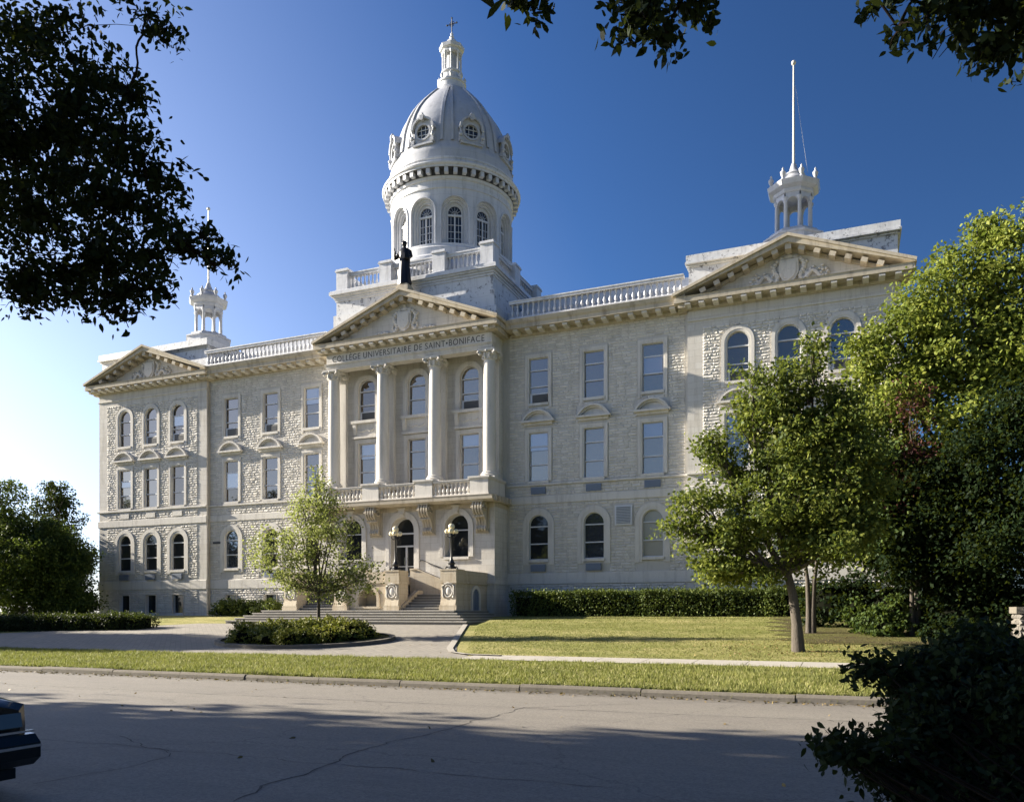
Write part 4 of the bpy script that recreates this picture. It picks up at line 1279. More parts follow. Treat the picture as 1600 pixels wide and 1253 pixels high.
# right arm (viewer's left) raised in blessing, left arm bent holding a book
g.tube([(-.34, 0, 2.42), (-.50, -.06, 2.15), (-.54, -.22, 1.98), (-.50, -.34, 2.22), (-.48, -.38, 2.42)], [.13, .13, .12, .08, .055], 8)
for k, (dx, dz) in enumerate(((-.03, .13), (-.01, .17), (.015, .165), (.035, .09), (.045, .07))): g.tube([(-.48 + dx*.5, -.39, 2.42), (-.48 + dx, -.4, 2.42 + dz)], .014, 5)
g.tube([(-.53, -.34, 2.43), (-.56, -.37, 2.5)], .015, 5)
g.tube([(.36, 0, 2.42), (.46, -.02, 2.1), (.42, -.2, 1.88), (.22, -.34, 1.95)], [.14, .14, .12, .07], 8)
g.box(.02, .26, -.42, -.34, 1.86, 2.2)
g.sphere((0, -.19, 2.93), .035, 5); g.tube([(0, -.2, 2.97), (0, -.21, 2.9)], .02, 5)
for s in (-1, 1): g.sphere((s*.055, -.185, 2.97), .02, 4); g.sphere((s*.155, -.02, 2.93), .03, 4)
g.sphere((0, .0, 3.0), .165, 8, (1, 1.05, .8))
obj('figure', g, 'bronze', st, st.location, smooth=50)

# ------------------------------------------------------------------ entrance terrace and stairs
T = empty('entrance_stair', (0, -6, GB))
tag(T, 'stone double staircase with carved piers, niche and broad front steps', 'stairs')
LZ = .15
def arch_wall(mb, x0, x1, y, z0, z1, cx, hw, zb, zt, depth, n=14):
    o = outl(hw, zb, zt, True, n); o = [(x + cx, z) for x, z in o]
    rect = []
    cz = (zb + zt) / 2
    for x, z in o:
        f = (x - cx) / hw
        rect.append((x0 if f <= -.999 else x1 if f >= .999 else x0 + (x1 - x0) * (f + 1) / 2, z1 if -.999 < f < .999 else z))
    rect[0] = (x0, zb); rect[-1] = (x1, zb)
    rect[1] = (x0, z1); rect[-2] = (x1, z1)
    mb.strip(Y(o, y), Y(rect, y))
    mb.strip(Y(o, y), Y(o, y + depth)); mb.poly(Y(o, y + depth))
    mb.add([(x0, y, z0), (x1, y, z0), (x1, y, zb), (x0, y, zb)], [(0, 1, 2, 3)])
    ro = [(x + cx, z) for x, z in outl(hw + .2, zb, zt + .2, True, n)]
    mb.strip(Y(o, y - .05), Y(ro, y - .05)); mb.strip(Y(ro, y - .05), Y(ro, y)); mb.strip(Y(o, y), Y(o, y - .05))
    mb.box(cx - hw - .25, cx + hw + .25, y - .08, y, zb - .12, zb)
# central terrace in front of the door and its niche wall
g = MB()
arch_wall(g, -1.3, 1.3, -5.95, LZ, 1.72, 0, .62, .38, 1.42, .8)
g.box(-1.3, 1.3, -5.14, BY, LZ, 1.72)
g.box(-1.34, 1.34, -6.02, -5.5, 1.72, 2.38); g.box(-1.4, 1.4, -5.5, BY - .02, 1.722, 2.18)
obj('niche_wall', g, 'warm', T)
for s in (-1, 1):
    g = MB()
    # outer side wall (with a little arched door on the outside face)
    x0, x1 = sorted((s*5.83, s*5.47))
    g.box(x0, x1, -6.0, BY - .01, -.45, 1.71); g.box(min(s*5.875, s*5.42), max(s*5.875, s*5.42), -6.0, BY - .01, 1.71, 2.40)
    g.box(min(s*5.915, s*5.40), max(s*5.915, s*5.40), -6.0, BY - .01, 1.66, 1.76)
    obj('side_wall', g, 'warm', T); g = MB()
    # inner cheek walls that carry the inner piers back
    a, b = sorted((s*1.32, s*2.1)); g.box(a, b, -6.0, -4.95, LZ, 1.71); g.box(a - .02, b + .02, -6.0, -4.93, 1.71, 2.38)
    # sloped coping beside the lower flight
    g.prism_x([(-6.0, LZ), (-6.0, LZ + .25), (-4.2, 1.32), (-3.6, 1.32), (-3.6, LZ)], min(s*2.1, s*2.36), max(s*2.1, s*2.36))
    obj('cheek_wall', g, 'warm', T)
for s in (1, -1):
    g = MB(); X = s*5.835
    def S(P, dx): return [(X + s*dx, -3.62 + p[0], -.15 + p[1]) for p in P]
    o1 = outl(.42, 0, 1.55, True, 12); o2 = outl(.62, 0, 1.75, True, 12)
    g.strip(S(o1, .06), S(o2, .06)); g.strip(S(o2, .06), S(o2, 0)); g.strip(S(o1, .0), S(o1, .06))
    obj('side_door_surround', g, 'trim', T)
for s in (1, -1):
    g = MB(); X = s*5.835; o1 = outl(.42, 0, 1.55, True, 12)
    g.poly([(X + s*.012, -3.62 + p[0], -.15 + p[1]) for p in o1]); g.box(min(X + s*.012, X + s*.03), max(X + s*.012, X + s*.03), -3.66, -3.60, -.1, 1.3)
    obj('side_door', g, 'vent', T)
# piers with carved emblems
def pier(x0, x1):
    cx = (x0 + x1) / 2; h = (x1 - x0) / 2; y0 = -6.15
    p = MB()
    p.box(cx - h - .06, cx + h + .06, y0 - .10, y0 + 1.0, LZ, LZ + .28)
    p.prism_x([(y0 - .10, LZ + .28), (y0, LZ + .62), (y0 + .95, LZ + .62), (y0 + 1.0, LZ + .28)], cx - h, cx + h)
    p.box(cx - h, cx + h, y0, y0 + .95, LZ + .62, 1.66)
    p.box(cx - h - .05, cx + h + .05, y0 - .07, y0 + .98, 1.66, 1.80); p.box(cx - h - .02, cx + h + .02, y0 - .03, y0 + .96, 1.80, 2.36); p.box(cx - h - .05, cx + h + .05, y0 - .06, y0 + .98, 2.36, 2.44)
    o = obj('pier', p, 'warm' if x0 > 0 else 'warm', T)
    e = MB(); ez = 1.22
    e.sphere((cx, y0, ez), 1, 10, (.17, .07, .24)); 
    e.tube([(cx + .25*cos(2*pi*i/20), y0 - .02, ez + .33*sin(2*pi*i/20)) for i in range(21)], .04, 6)
    for s in (-1, 1):
        e.tube([(cx + s*.28, y0 - .02, ez + .34), (cx + s*.36, y0 - .04, ez + .26), (cx + s*.33, y0 - .03, ez), (cx + s*.34, y0 - .02, ez - .25), (cx + s*.27, y0 - .02, ez - .36)], .045, 6)
    e.tube([(cx - .25, y0 - .02, ez + .4), (cx, y0 - .05, ez + .45), (cx + .25, y0 - .02, ez + .4)], .05, 6)
    obj('emblem', e, 'trim', o, smooth=50)
for a, b in ((-5.85, -4.9), (-2.2, -1.3), (1.3, 2.2), (4.9, 5.85)): pier(a, b)
# flights
for s in (-1, 1):
    g = MB(); g2 = MB()
    for i in range(6):
        a, b = sorted((s*2.36, s*5.42)); zt = LZ + .16*(i+1) - (.001*i)
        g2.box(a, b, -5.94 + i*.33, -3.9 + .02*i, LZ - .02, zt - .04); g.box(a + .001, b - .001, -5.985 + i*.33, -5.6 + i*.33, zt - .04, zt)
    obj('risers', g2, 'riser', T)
    a, b = sorted((s*1.45, s*5.44)); g.box(a, b, -3.96, -3.5, LZ - .03, 1.115)
    obj('lower_flight', g, 'step', T)
for s in (-1, 1):
    g = MB()
    for i in range(7):
        a, b = sorted((s*1.42, s*(4.9 - i*.42))); g.box(a, b, -3.3, BY - .03, 1.0 + .001*i, 1.12 + .16*(i+1))
    obj('upper_flight', g, 'step', T)
for s in (-1, 1):
    g = MB()
    P = [(s*1.42, 1.1), (s*5.4, 1.1), (s*5.4, 1.32), (s*4.9, 1.40), (s*1.9, 2.58), (s*1.42, 2.58)]
    g.prism_y(P[::-1] if s > 0 else P, -3.52, -3.30)
    Q = [(s*5.4, 1.322), (s*4.9, 1.405), (s*1.9, 2.585), (s*1.42, 2.585), (s*1.42, 2.68), (s*1.88, 2.68), (s*4.88, 1.50), (s*5.4, 1.42)]
    g.prism_y(Q if s > 0 else Q[::-1], -3.58, -3.26)
    obj('stair_parapet', g, 'warm', T)
# broad front steps on three sides
g = MB(); g2 = MB()
for i in range(5):
    d = .36 * i
    zt = LZ - .145*i
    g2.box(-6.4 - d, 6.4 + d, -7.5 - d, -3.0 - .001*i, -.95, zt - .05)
    # worn tread slabs with their own joints
    xx = -6.44 - d
    while xx < 6.43 + d:
        L = min(rnd.uniform(1.6, 2.6), 6.44 + d - xx); g.box(xx + .004, xx + L - .004, -7.54 - d, -7.0 - d if i else -6.2, zt - .05, zt + rnd.uniform(-.006, .006)); xx += L
    for s in (-1, 1):
        a, b = sorted((s*(6.44 + d), s*(5.95 + d))); g.box(a, b, -7.0 - d if i else -6.2, -3.1, zt - .049, zt - .002)
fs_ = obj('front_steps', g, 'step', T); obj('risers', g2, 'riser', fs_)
for s in (-1, 1):
    pass
# handrails on the wall by the door
for s in (-1, 1):
    g = MB(); pts = [(s*1.35, BY - .12, 3.25), (s*1.55, BY - .12, 3.25), (s*3.0, BY - .12, 2.65), (s*4.6, BY - .12, 2.0)]
    g.tube(pts, .022, 6); g.sphere(pts[0], .06, 6)
    g.tube([(s*2.6, BY - .12, 2.8), (s*2.6, BY, 2.8)], .015, 5)
    tag(obj('handrail', g, 'iron'), 'thin black handrail sloping down the wall to the %s of the glass door' % ('right' if s > 0 else 'left'), 'handrail')

# ------------------------------------------------------------------ globe lamps on the inner and outer piers
def lamp(x, label, first=None):
    y, z = -5.75, 2.44
    L = empty('street_lamp', (x, y, z)); tag(L, label, 'lamp', 'globe lamps on the stair piers')
    g = MB()
    g.lathe([(.27, 0), (.27, .08), (.20, .12), (.16, .22), (.21, .34), (.12, .46), (.09, .54), (.065, .66), (.05, 1.78), (.09, 1.84), (.07, 1.94), (.05, 2.1), (.08, 2.2)], 0, 0, 12)
    for k in range(4):
        a = k*pi/2 + .3; g.tube([(.08*cos(a), .08*sin(a), .1), (.3*cos(a), .3*sin(a), .14), (.34*cos(a), .34*sin(a), .02)], .04, 6)
    obj('post', g, 'iron', L, L.location, smooth=40)
    g = MB()
    for k in range(4):
        a = k*pi/2 + .3; c, s = cos(a), sin(a)
        g.tube([(.04*c, .04*s, 1.85), (.13*c, .13*s, 1.78), (.24*c, .24*s, 1.86), (.25*c, .25*s, 2.0)], .028, 6); g.lathe([(.03, 1.96), (.08, 2.02), (.08, 2.06)], .25*c, .25*s, 8)
    obj('arms', g, 'iron', L, L.location)
    for k in range(4):
        a = k*pi/2 + .3; g = MB(); g.sphere((0, 0, 0), .14, 9)
        obj('globe', g, 'globe', L, (x + .25*cos(a), y + .25*sin(a), z + 2.12), smooth=60)
    g = MB(); g.sphere((0, 0, 0), .185, 10); obj('globe', g, 'globe', L, (x, y, z + 2.38), smooth=60)
lamp(1.75, 'black iron lamp with five cream globes on the pier left of the right-hand stair')
lamp(5.37, 'black iron lamp with five cream globes on the outer pier right of the stair')

# ------------------------------------------------------------------ car
C = empty('parked_car', (16.4, -41.5, -1.744))
tag(C, 'dark car at the left edge, only its front corner in view', 'car')
def carbody():
    # stations along x (front at +2.15), each a half-section (y,z) from sill up to centreline
    st = [(2.16, .76, .34, .80, .87), (2.08, .87, .26, .85, .92), (1.7, .90, .22, .89, .97), (1.0, .91, .22, .92, 1.01), (.75, .91, .22, .93, 1.03),
          (-.1, .91, .22, .92, 1.36), (-.5, .91, .22, .93, 1.41), (-1.2, .91, .22, .93, 1.37), (-1.75, .90, .24, .91, 1.02), (-2.2, .88, .28, .88, .96), (-2.35, .80, .36, .74, .82)]
    g = MB(); rows = []
    for x, hw, zs, zb, zt in st:
        roof = zt > 1.1
        half = [(0, zt), (hw*.62 if roof else hw*.75, zt - (.03 if roof else .015)), ((hw*.70) if roof else hw*.93, zt - (.12 if roof else .05)), (hw, zb), (hw + .015, (zb+zs)/2 + .08), (hw - .02, zs + .02), (hw - .2, zs)]
        row = [(x, y, z) for y, z in half[::-1]] + [(x, -y, z) for y, z in half[1:]]
        rows.append(row)
    m = len(rows[0]); vs = [p for r in rows for p in r]
    fs = [(i*m+j, i*m+j+1, (i+1)*m+j+1, (i+1)*m+j) for i in range(len(rows)-1) for j in range(m-1)]
    fs += [(i*m, (i+1)*m, (i+1)*m+m-1, i*m+m-1) for i in range(len(rows)-1)]
    fs += [tuple(range(m)), tuple(range((len(rows)-1)*m, len(rows)*m))[::-1]]
    g.add(vs, fs); return g
bo = obj('body', carbody(), 'car', C, C.location, smooth=28)
g = MB(); g.prism_y([(1.98, .26), (2.26, .28), (2.36, .36), (2.36, .50), (2.28, .58), (2.0, .60)], -.84, .84)
g.prism_y([(2.1, .14), (2.2, .16), (2.2, .26), (2.1, .26)], -.7, .7)
obj('bumper', g, 'car', C, C.location, smooth=25)
g = MB(); g.box(2.355, 2.372, -.84, .84, .46, .485); g.box(2.25, 2.285, -.83, .83, .598, .618)
for i in range(3): g.box(2.165, 2.20, -.42, .42, .655 + i*.05, .668 + i*.05)
obj('chrome_strip', g, 'chrome', C, C.location)
for s in (-1, 1):
    g = MB(); g.prism_y([(2.03, .64), (2.20, .645), (2.175, .78), (2.03, .79)], s*.60 - .17, s*.60 + .17); obj('headlight', g, 'lamp_glass', C, C.location)
for x in (1.35, -1.45):
    for s in (-1, 1):
        g = MB(); b = MB(); b.lathe([(.12, -.1), (.30, -.1), (.32, -.06), (.32, .06), (.30, .1), (.12, .1)], 0, 0, 24)
        g.add([(px_, pz + s*.82, py_ + .32) for px_, py_, pz in b.v], b.f)
        wl = obj('wheel', g, 'rubber', C, (C.location.x + x, C.location.y, C.location.z), smooth=40)
        g = MB(); b = MB(); b.lathe([(.02, .105), (.19, .112), (.2, .09)], 0, 0, 20)
        g.add([(px_, s*(pz + .82), py_ + .32) for px_, py_, pz in b.v], b.f); obj('rim', g, 'chrome', wl, (C.location.x + x, C.location.y, C.location.z))
g = MB()
g.add([(.70, -.66, 1.0), (.70, .66, 1.0), (-.06, .54, 1.34), (-.06, -.54, 1.34)], [(0, 1, 2, 3)])
g.v = [(x + .02, y, z + .02) for x, y, z in g.v]
obj('windscreen', g, 'glass_dim', C, C.location)

# ------------------------------------------------------------------ stone gate pier at the right edge
g = MB(); gy = -14.2; gx = 31.75
G = empty('gate_pier', (gx, gy, gz(gy))); tag(G, 'rough stone gate pier with flat cap at the right edge', 'gate pier')
zz0 = gz(gy)
g.box(gx - .58, gx + .58, gy - .58, gy + .58, zz0 - .1, zz0 + .98)
obj('core', g, 'gate', G)
g = MB()
for i in range(5):
    z = zz0 + i*.195; xx = gx - .62
    while xx < gx + .6:
        L = rnd.uniform(.2, .4); L = min(L, gx + .62 - xx)
        stone(g, xx, xx + L, z, z + .195, gy - .58, .07); xx += L
    b = MB(); yy = gy - .6
    while yy < gy + .6:
        L = min(rnd.uniform(.2, .4), gy + .62 - yy); stone(b, yy, yy + L, z, z + .195, 0, .07); yy += L
    g.add([(gx - .58 + y, x, zq) for x, y, zq in b.v], b.f)
obj('rubble_stone', g, 'gate', G)
g = MB(); g.box(gx - .7, gx + .7, gy - .7, gy + .7, zz0 + .98, zz0 + 1.2); obj('cap', g, 'kerbstone', G)

# ------------------------------------------------------------------ vegetation
def leaves_mesh(name, P, Nrm, size, shape='diamond', droop=0.3):
    """P (n,3) centres, Nrm (n,3) outward hints"""
    n = len(P)
    s = size * nr.uniform(.65, 1.35, n)[:, None]
    up = nr.normal(size=(n, 3)) * 0.75 + Nrm * 0.55 + np.array([0, 0, .45])
    up /= np.linalg.norm(up, axis=1)[:, None]
    d = nr.normal(size=(n, 3)); d[:, 2] -= droop
    d -= up * (d * up).sum(1)[:, None]; d /= np.linalg.norm(d, axis=1)[:, None]
    sd = np.cross(up, d)
    if shape == 'diamond':
        co = [(-.5, 0, 0), (0, .34, .05), (.55, 0, -.04), (0, -.34, .05)]
    else:
        co = [(-.5, 0, 0), (-.22, .25, .03), (.12, .25, .02), (.62, 0, -.06), (.12, -.25, .02), (-.22, -.25, .03)]
    k = len(co)
    V = np.stack([P + d*(a*s) + sd*(b*s) + up*(c*s) for a, b, c in co], 1).reshape(-1, 3)
    me = bpy.data.meshes.new(name)
    me.vertices.add(n*k); me.vertices.foreach_set('co', V.ravel().astype(np.float32))
    me.loops.add(n*k); me.loops.foreach_set('vertex_index', np.arange(n*k, dtype=np.int32))
    me.polygons.add(n)
    me.polygons.foreach_set('loop_start', np.arange(0, n*k, k, dtype=np.int32))
    me.update(calc_edges=True)
    return me

def crown_points(lobes, n, clump=.30, per=22, shell=.62):
    """lobes: (x,y,z,rx,ry,rz[,weight]) -> leaf points gathered in clumps near the lobe shells"""
    wgt = np.array([(l[3]*l[4]*l[5])**(2/3) * (l[6] if len(l) > 6 else 1) for l in lobes]); wgt /= wgt.sum()
    nc = max(8, n // per)
    idx = nr.choice(len(lobes), nc, p=wgt); L = np.array([l[:6] for l in lobes])[idx]
    u = nr.normal(size=(nc, 3)); u /= np.linalg.norm(u, axis=1)[:, None]
    r = 1 - np.abs(nr.normal(size=nc)) * (1 - shell); r = np.clip(r, .1, 1.08)
    C_ = L[:, :3] + u * L[:, 3:6] * r[:, None]
    cs = clump * nr.uniform(.55, 1.5, nc)
    ii = nr.integers(0, nc, n)
    P = C_[ii] + np.clip(nr.normal(size=(n, 3)), -1.5, 1.5) * (cs[ii][:, None]) * np.array([1, 1, .62])
    return P, u[ii], C_

def bough(g, pts, r0, r1, n=5, k=7, j=.06):
    a, m, b = (Vector(p) for p in pts); P = []; Rr = []
    L = (b - a).length
    for i in range(k):
        f = i / (k - 1); q = a.lerp(m, f).lerp(m.lerp(b, f), f)
        if 0 < i: q = q + Vector((rnd.uniform(-1, 1), rnd.uniform(-1, 1), rnd.uniform(-1, 1))) * L * j * min(1, 2*(1-f) + .3)
        P.append(q); Rr.append(r0 + (r1 - r0) * f)
    g.tube(P, Rr, n)
def sprout(lobes, k, f=.34, out=.95):
    r = list(lobes)
    for l in lobes:
        for i in range(k):
            u = Vector((rnd.gauss(0, 1), rnd.gauss(0, 1), rnd.gauss(0, 1))).normalized(); q = f * rnd.uniform(.6, 1.3)
            r.append((l[0] + u.x*l[3]*out, l[1] + u.y*l[4]*out, l[2] + u.z*l[5]*out, l[3]*q, l[4]*q, max(.05, l[5]*q*rnd.uniform(.6, 1.1)), .8))
    return r

def tree(name, label, cat, base, trunk_h, tr, lobes, mat, n, leaf, group=None, clump=.3, per=22, shell=.62, stems=1, lean=(0, 0), shape='diamond', bark='bark', nbr=None):
    x, y = base; z0 = gz(y)
    o = empty(name, (x, y, z0)); tag(o, label, cat, group)
    P, U, CC = crown_points(sprout(lobes, 5), n, clump, per, shell)
    me = leaves_mesh('crown', P, U, leaf, shape)
    obj('crown', me, mat, o)
    g = MB()
    tops = []
    for s in range(stems):
        ox = (s - (stems-1)/2) * tr * 1.6
        tx = x + lean[0] + ox * 3; ty = y + lean[1]
        pts = [(x + ox, y, z0 - .1), (x + ox*1.1 + lean[0]*.15, y + lean[1]*.15, z0 + trunk_h*.35), (x + ox*1.6 + lean[0]*.5, y + lean[1]*.5, z0 + trunk_h*.7), (tx, ty, z0 + trunk_h)]
        g.tube(pts, [tr*1.35, tr, tr*.85, tr*.7], 9); tops.append(Vector(pts[-1]))
    for i, l in enumerate(lobes):
        a = tops[i % stems]; b = Vector(l[:3]); mid = a.lerp(b, .5) + Vector((rnd.uniform(-.2, .2), rnd.uniform(-.2, .2), -.12 * (b - a).length))
        bough(g, [a, mid, b], tr*.55, tr*.16, 6, 6, .03)
        for k in range(3 if nbr is None else nbr):
            q = b + Vector((rnd.uniform(-1, 1)*l[3], rnd.uniform(-1, 1)*l[4], rnd.uniform(-.6, 1)*l[5])) * .75
            bough(g, [mid.lerp(b, .6), mid.lerp(q, .7), q], tr*.2, tr*.05, 4, 5, .06)
    obj('trunk', g, bark, o, smooth=60)
    return o

def hedge(name, label, cat, boxes, mat, n, leaf, group=None, rot=0, loc=None):
    """boxes: (cx,cy,cz,hx,hy,hz) rounded masses of small leaves"""
    c = boxes[0]; o = empty(name, (c[0], c[1], c[2] - c[5])); tag(o, label, cat, group)
    areas = np.array([b[3]*b[4] + b[3]*b[5]*2 + b[4]*b[5]*2 for b in boxes]); areas /= areas.sum()
    idx = nr.choice(len(boxes), n, p=areas); Bx = np.array([b[:6] for b in boxes])[idx]
    u = nr.normal(size=(n, 3)); u /= (np.abs(u)**4).sum(1)[:, None] ** .25
    h = Bx[:, 3:6]
    side = nr.integers(0, 3, n); q = nr.uniform(-1, 1, (n, 3)); sg = nr.choice([-1, 1], n)
    q[np.arange(n), side] = sg
    up_ = side == 2; q[up_, 2] = 1
    lump = .07 * np.sin(Bx[:, 0:1] * 3 + q * h * 2.7 + nr.normal(size=(n, 1)) * .6)
    P = Bx[:, :3] + q * h + lump + nr.normal(size=(n, 3)) * .07; tu = nr.random(n) < .12; P[tu, 2] += nr.uniform(0, .22, tu.sum()) * (q[tu, 2] > .5)
    Nn = np.zeros((n, 3)); Nn[np.arange(n), side] = q[np.arange(n), side]
    obj('foliage', leaves_mesh('foliage', P, Nn, leaf), mat, o)
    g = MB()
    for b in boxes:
        g.box(b[0]-b[3]*.8, b[0]+b[3]*.8, b[1]-b[4]*.66, b[1]+b[4]*.66, b[2]-b[5], b[2]+b[5]*.7)  # near-black solid core painted as the shaded inside of the hedge
    obj('shade_core', g, 'dark', o)
    return o

def shrubs(name, label, cat, lobes, mat, n, leaf, clump=.12, k=4, group=None):
    l = lobes[0]; o = empty(name, (l[0], l[1], l[2] - l[5])); tag(o, label, cat, group)
    P, U, CC = crown_points(sprout(lobes, k, .35, 1.0), n, clump, 12, .75)
    keep = P[:, 2] > np.interp(P[:, 1], [q[0] for q in KN], [q[1] for q in KN]) + .02; P = P[keep]; U = U[keep]
    obj('foliage', leaves_mesh('foliage', P, U, leaf, droop=-.1), mat, o)
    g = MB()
    for l in lobes: g.sphere(l[:3], 1, 7, (l[3]*.62, l[4]*.62, l[5]*.62))  # near-black core standing in for shade between the leaves
    obj('shade_core', g, 'dark', o)
    return o

# young tree on the round bed in the forecourt
tree('young_tree', 'slender young tree with pale open crown in the round bed before the stairs', 'tree', (4.35, -16.6), 2.1, .085,
     [(4.2, -16.5, 2.7, 1.4, 1.3, 1.1), (4.1, -16.6, 4.1, 1.05, 1.0, 1.1), (2.7, -16.9, 2.3, 1.3, 1.1, .8), (5.8, -16.3, 1.9, 1.2, 1.1, .9), (2.5, -16.6, 3.5, 1.0, .8, .6), (5.3, -16.9, 3.4, .9, .9, .8), (3.0, -16.6, 1.3, 1.2, 1.2, .6), (5.2, -16.4, 1.1, 1.3, 1.2, .6), (1.5, -16.8, 3.1, .7, .5, .3), (4.4, -16.6, 5.5, .55, .5, .7), (4.3, -16.6, 6.2, .25, .25, .4), (3.6, -16.6, 5.0, .5, .5, .6), (5.0, -16.6, 4.7, .6, .5, .6), (6.6, -16.4, 1.6, .6, .5, .5), (1.3, -16.8, 2.2, .6, .5, .3), (3.3, -16.6, 4.6, .6, .6, .4), (4.2, -16.3, 1.4, 1.4, 1.1, .6)],
     'leaf_elm', 12500, .11, clump=.25, per=26, shell=.5, nbr=7)
# low round bed of yew with kerb
bx = []
for i in range(46):
    a = i * 2.39996; r = sqrt((i + .5) / 46)
    yy = -17.45 + 2.45*r*sin(a); hh = rnd.uniform(.34, .56) * (1.1 - .25*r)
    bx.append((4.15 + 3.05*r*cos(a), yy, gz(yy) + hh*.8, rnd.uniform(.55, .85), rnd.uniform(.5, .7), hh))
shrubs('yew_bed', 'low spreading yew shrubs filling the kerbed bed around the young tree', 'shrub bed', bx, 'leaf_yew', 42000, .10, clump=.09)
g = MB(); n = 48
o1 = [(4.7 + 3.85*cos(2*pi*i/n) - .4, -17.5 + 2.85*sin(2*pi*i/n)) for i in range(n)]; o2 = [(4.7 + 4.1*cos(2*pi*i/n) - .4, -17.5 + 3.1*sin(2*pi*i/n)) for i in range(n)]
g.strip([(x, y, gz(y)+.16) for x, y in o1], [(x, y, gz(y)+.16) for x, y in o2], True); g.strip([(x, y, gz(y)+.16) for x, y in o2], [(x, y, gz(y)-.05) for x, y in o2], True)
struct('bed_kerb', g, 'kerbstone')
g = MB(); g.poly([(x, y, gz(y)+.12) for x, y in o1]); struct('bed_soil', g, 'soil')

# maple on the right lawn
zg = gz(-18.1)
tree('maple_tree', 'full green maple with leaning pale trunk alone on the right lawn', 'tree', (24.4, -18.1), 2.6, .17,
     [(23.6, -18.0, 3.2, 1.8, 2.0, 1.3), (22.4, -18.2, 4.6, 1.0, 1.2, 1.0), (24.3, -17.9, 5.4, 1.5, 1.8, 1.4), (22.9, -18, 6.9, .75, 1.0, 1.1), (24.4, -18, 7.7, .8, .9, 1.0), (23.8, -18, 6.5, 1.0, 1.0, .9), (25.4, -18.0, 6.6, .9, 1, .9), (22.0, -18.3, 2.6, 1.3, 1.4, .8), (25.3, -18.0, 3.8, 1.5, 1.7, 1.4), (21.2, -18.6, 3.7, .7, .8, .6), (20.8, -18.6, 2.9, .6, .7, .35),
      (23.0, -17.6, 1.5, 1.6, 1.6, .5), (25.4, -18.3, 2.0, 1.4, 1.5, .7), (25.8, -18, 5.4, 1.0, 1.2, 1.0), (21.8, -18.2, 5.6, .5, .7, .6), (21.9, -18, 1.5, .9, .9, .35), (24.8, -17.9, 8.6, .35, .4, .5), (26.2, -17.6, 4.2, 1.1, 1.2, 1.3), (26.0, -17.8, 2.6, 1.0, 1.1, .8), (22.9, -18, 8.0, .35, .4, .5)],
     'leaf_maple', 50000, .135, clump=.27, per=60, lean=(-.35, .1), shell=.55, nbr=5)
tree('maple_tree', 'two-stemmed tree standing in the shade just behind the lawn maple', 'tree', (24.5, -11.6), 3.0, .10,
     [(24.6, -11.3, 4.2, 2.2, 2.2, 2.0), (26.2, -11.5, 5.4, 2.0, 2.0, 2.0), (24.8, -11.2, 6.6, 1.8, 1.8, 1.6), (27.0, -11.2, 3.6, 2.0, 2.0, 1.6)],
     'leaf_mid', 26000, .16, stems=2)
tree('ash_tree', 'tall yellow-green tree covering the end of the right wing', 'tree', (30.4, -9.8), 4.0, .26,
     [(29.6, -10, 6.4, 2.6, 3.0, 2.4), (30.6, -10, 9.8, 2.0, 2.2, 2.0), (30.8, -10, 13.2, 1.5, 1.4, 1.5), (27.6, -10.6, 8.4, 1.4, 1.6, 1.3), (33.6, -9.6, 9.2, 2.4, 2.6, 2.6), (27.4, -10.8, 5.6, 1.7, 1.8, 1.3), (33.6, -9.5, 13.2, 1.7, 1.5, 1.8), (28.8, -10.2, 12.2, 1.2, 1.2, 1.3), (26.3, -10.9, 7.4, 1.0, 1.0, 1.0), (26.7, -10.7, 9.9, 1.0, 1.0, 1.2), (27.6, -10.5, 11.2, .9, .9, .9), (31.8, -9.7, 11.2, 1.9, 1.7, 1.7), (28.9, -10.2, 9.8, 1.3, 1.3, 1.2), (30.9, -9.8, 14.8, .6, .6, .6), (32.6, -9.7, 15.0, .7, .6, .6), (28.4, -10.4, 4.0, 2.0, 1.6, 1.2), (25.8, -11.0, 5.6, .9, .9, .7), (35.6, -9.6, 11.5, 2.0, 2.0, 2.4)],
     'leaf_light', 92000, .165, clump=.33, per=45, shell=.55)
tree('plum_tree', 'purple-leaved tree between the maple and the tall yellow-green tree', 'tree', (28.3, -11.9), 2.6, .12,
     [(28.3, -12.3, 5.2, .9, .8, 1.5), (28.0, -12.4, 7.6, .45, .4, 1.2), (27.7, -12.3, 3.6, .8, .8, .9)],
     'leaf_red', 2800, .13)
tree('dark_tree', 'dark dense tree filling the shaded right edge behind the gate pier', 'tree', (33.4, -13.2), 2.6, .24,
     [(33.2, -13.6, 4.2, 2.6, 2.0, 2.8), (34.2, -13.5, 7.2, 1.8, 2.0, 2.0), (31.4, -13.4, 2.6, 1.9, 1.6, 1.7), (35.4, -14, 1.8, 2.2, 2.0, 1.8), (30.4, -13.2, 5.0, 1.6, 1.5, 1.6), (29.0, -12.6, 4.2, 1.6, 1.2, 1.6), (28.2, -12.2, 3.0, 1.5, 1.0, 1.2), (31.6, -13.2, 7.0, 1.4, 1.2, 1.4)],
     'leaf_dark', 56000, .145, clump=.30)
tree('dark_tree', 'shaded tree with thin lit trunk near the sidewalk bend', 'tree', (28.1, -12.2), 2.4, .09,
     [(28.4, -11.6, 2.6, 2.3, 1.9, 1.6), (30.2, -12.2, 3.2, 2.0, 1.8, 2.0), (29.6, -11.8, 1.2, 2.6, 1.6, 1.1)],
     'leaf_dark', 26000, .15)
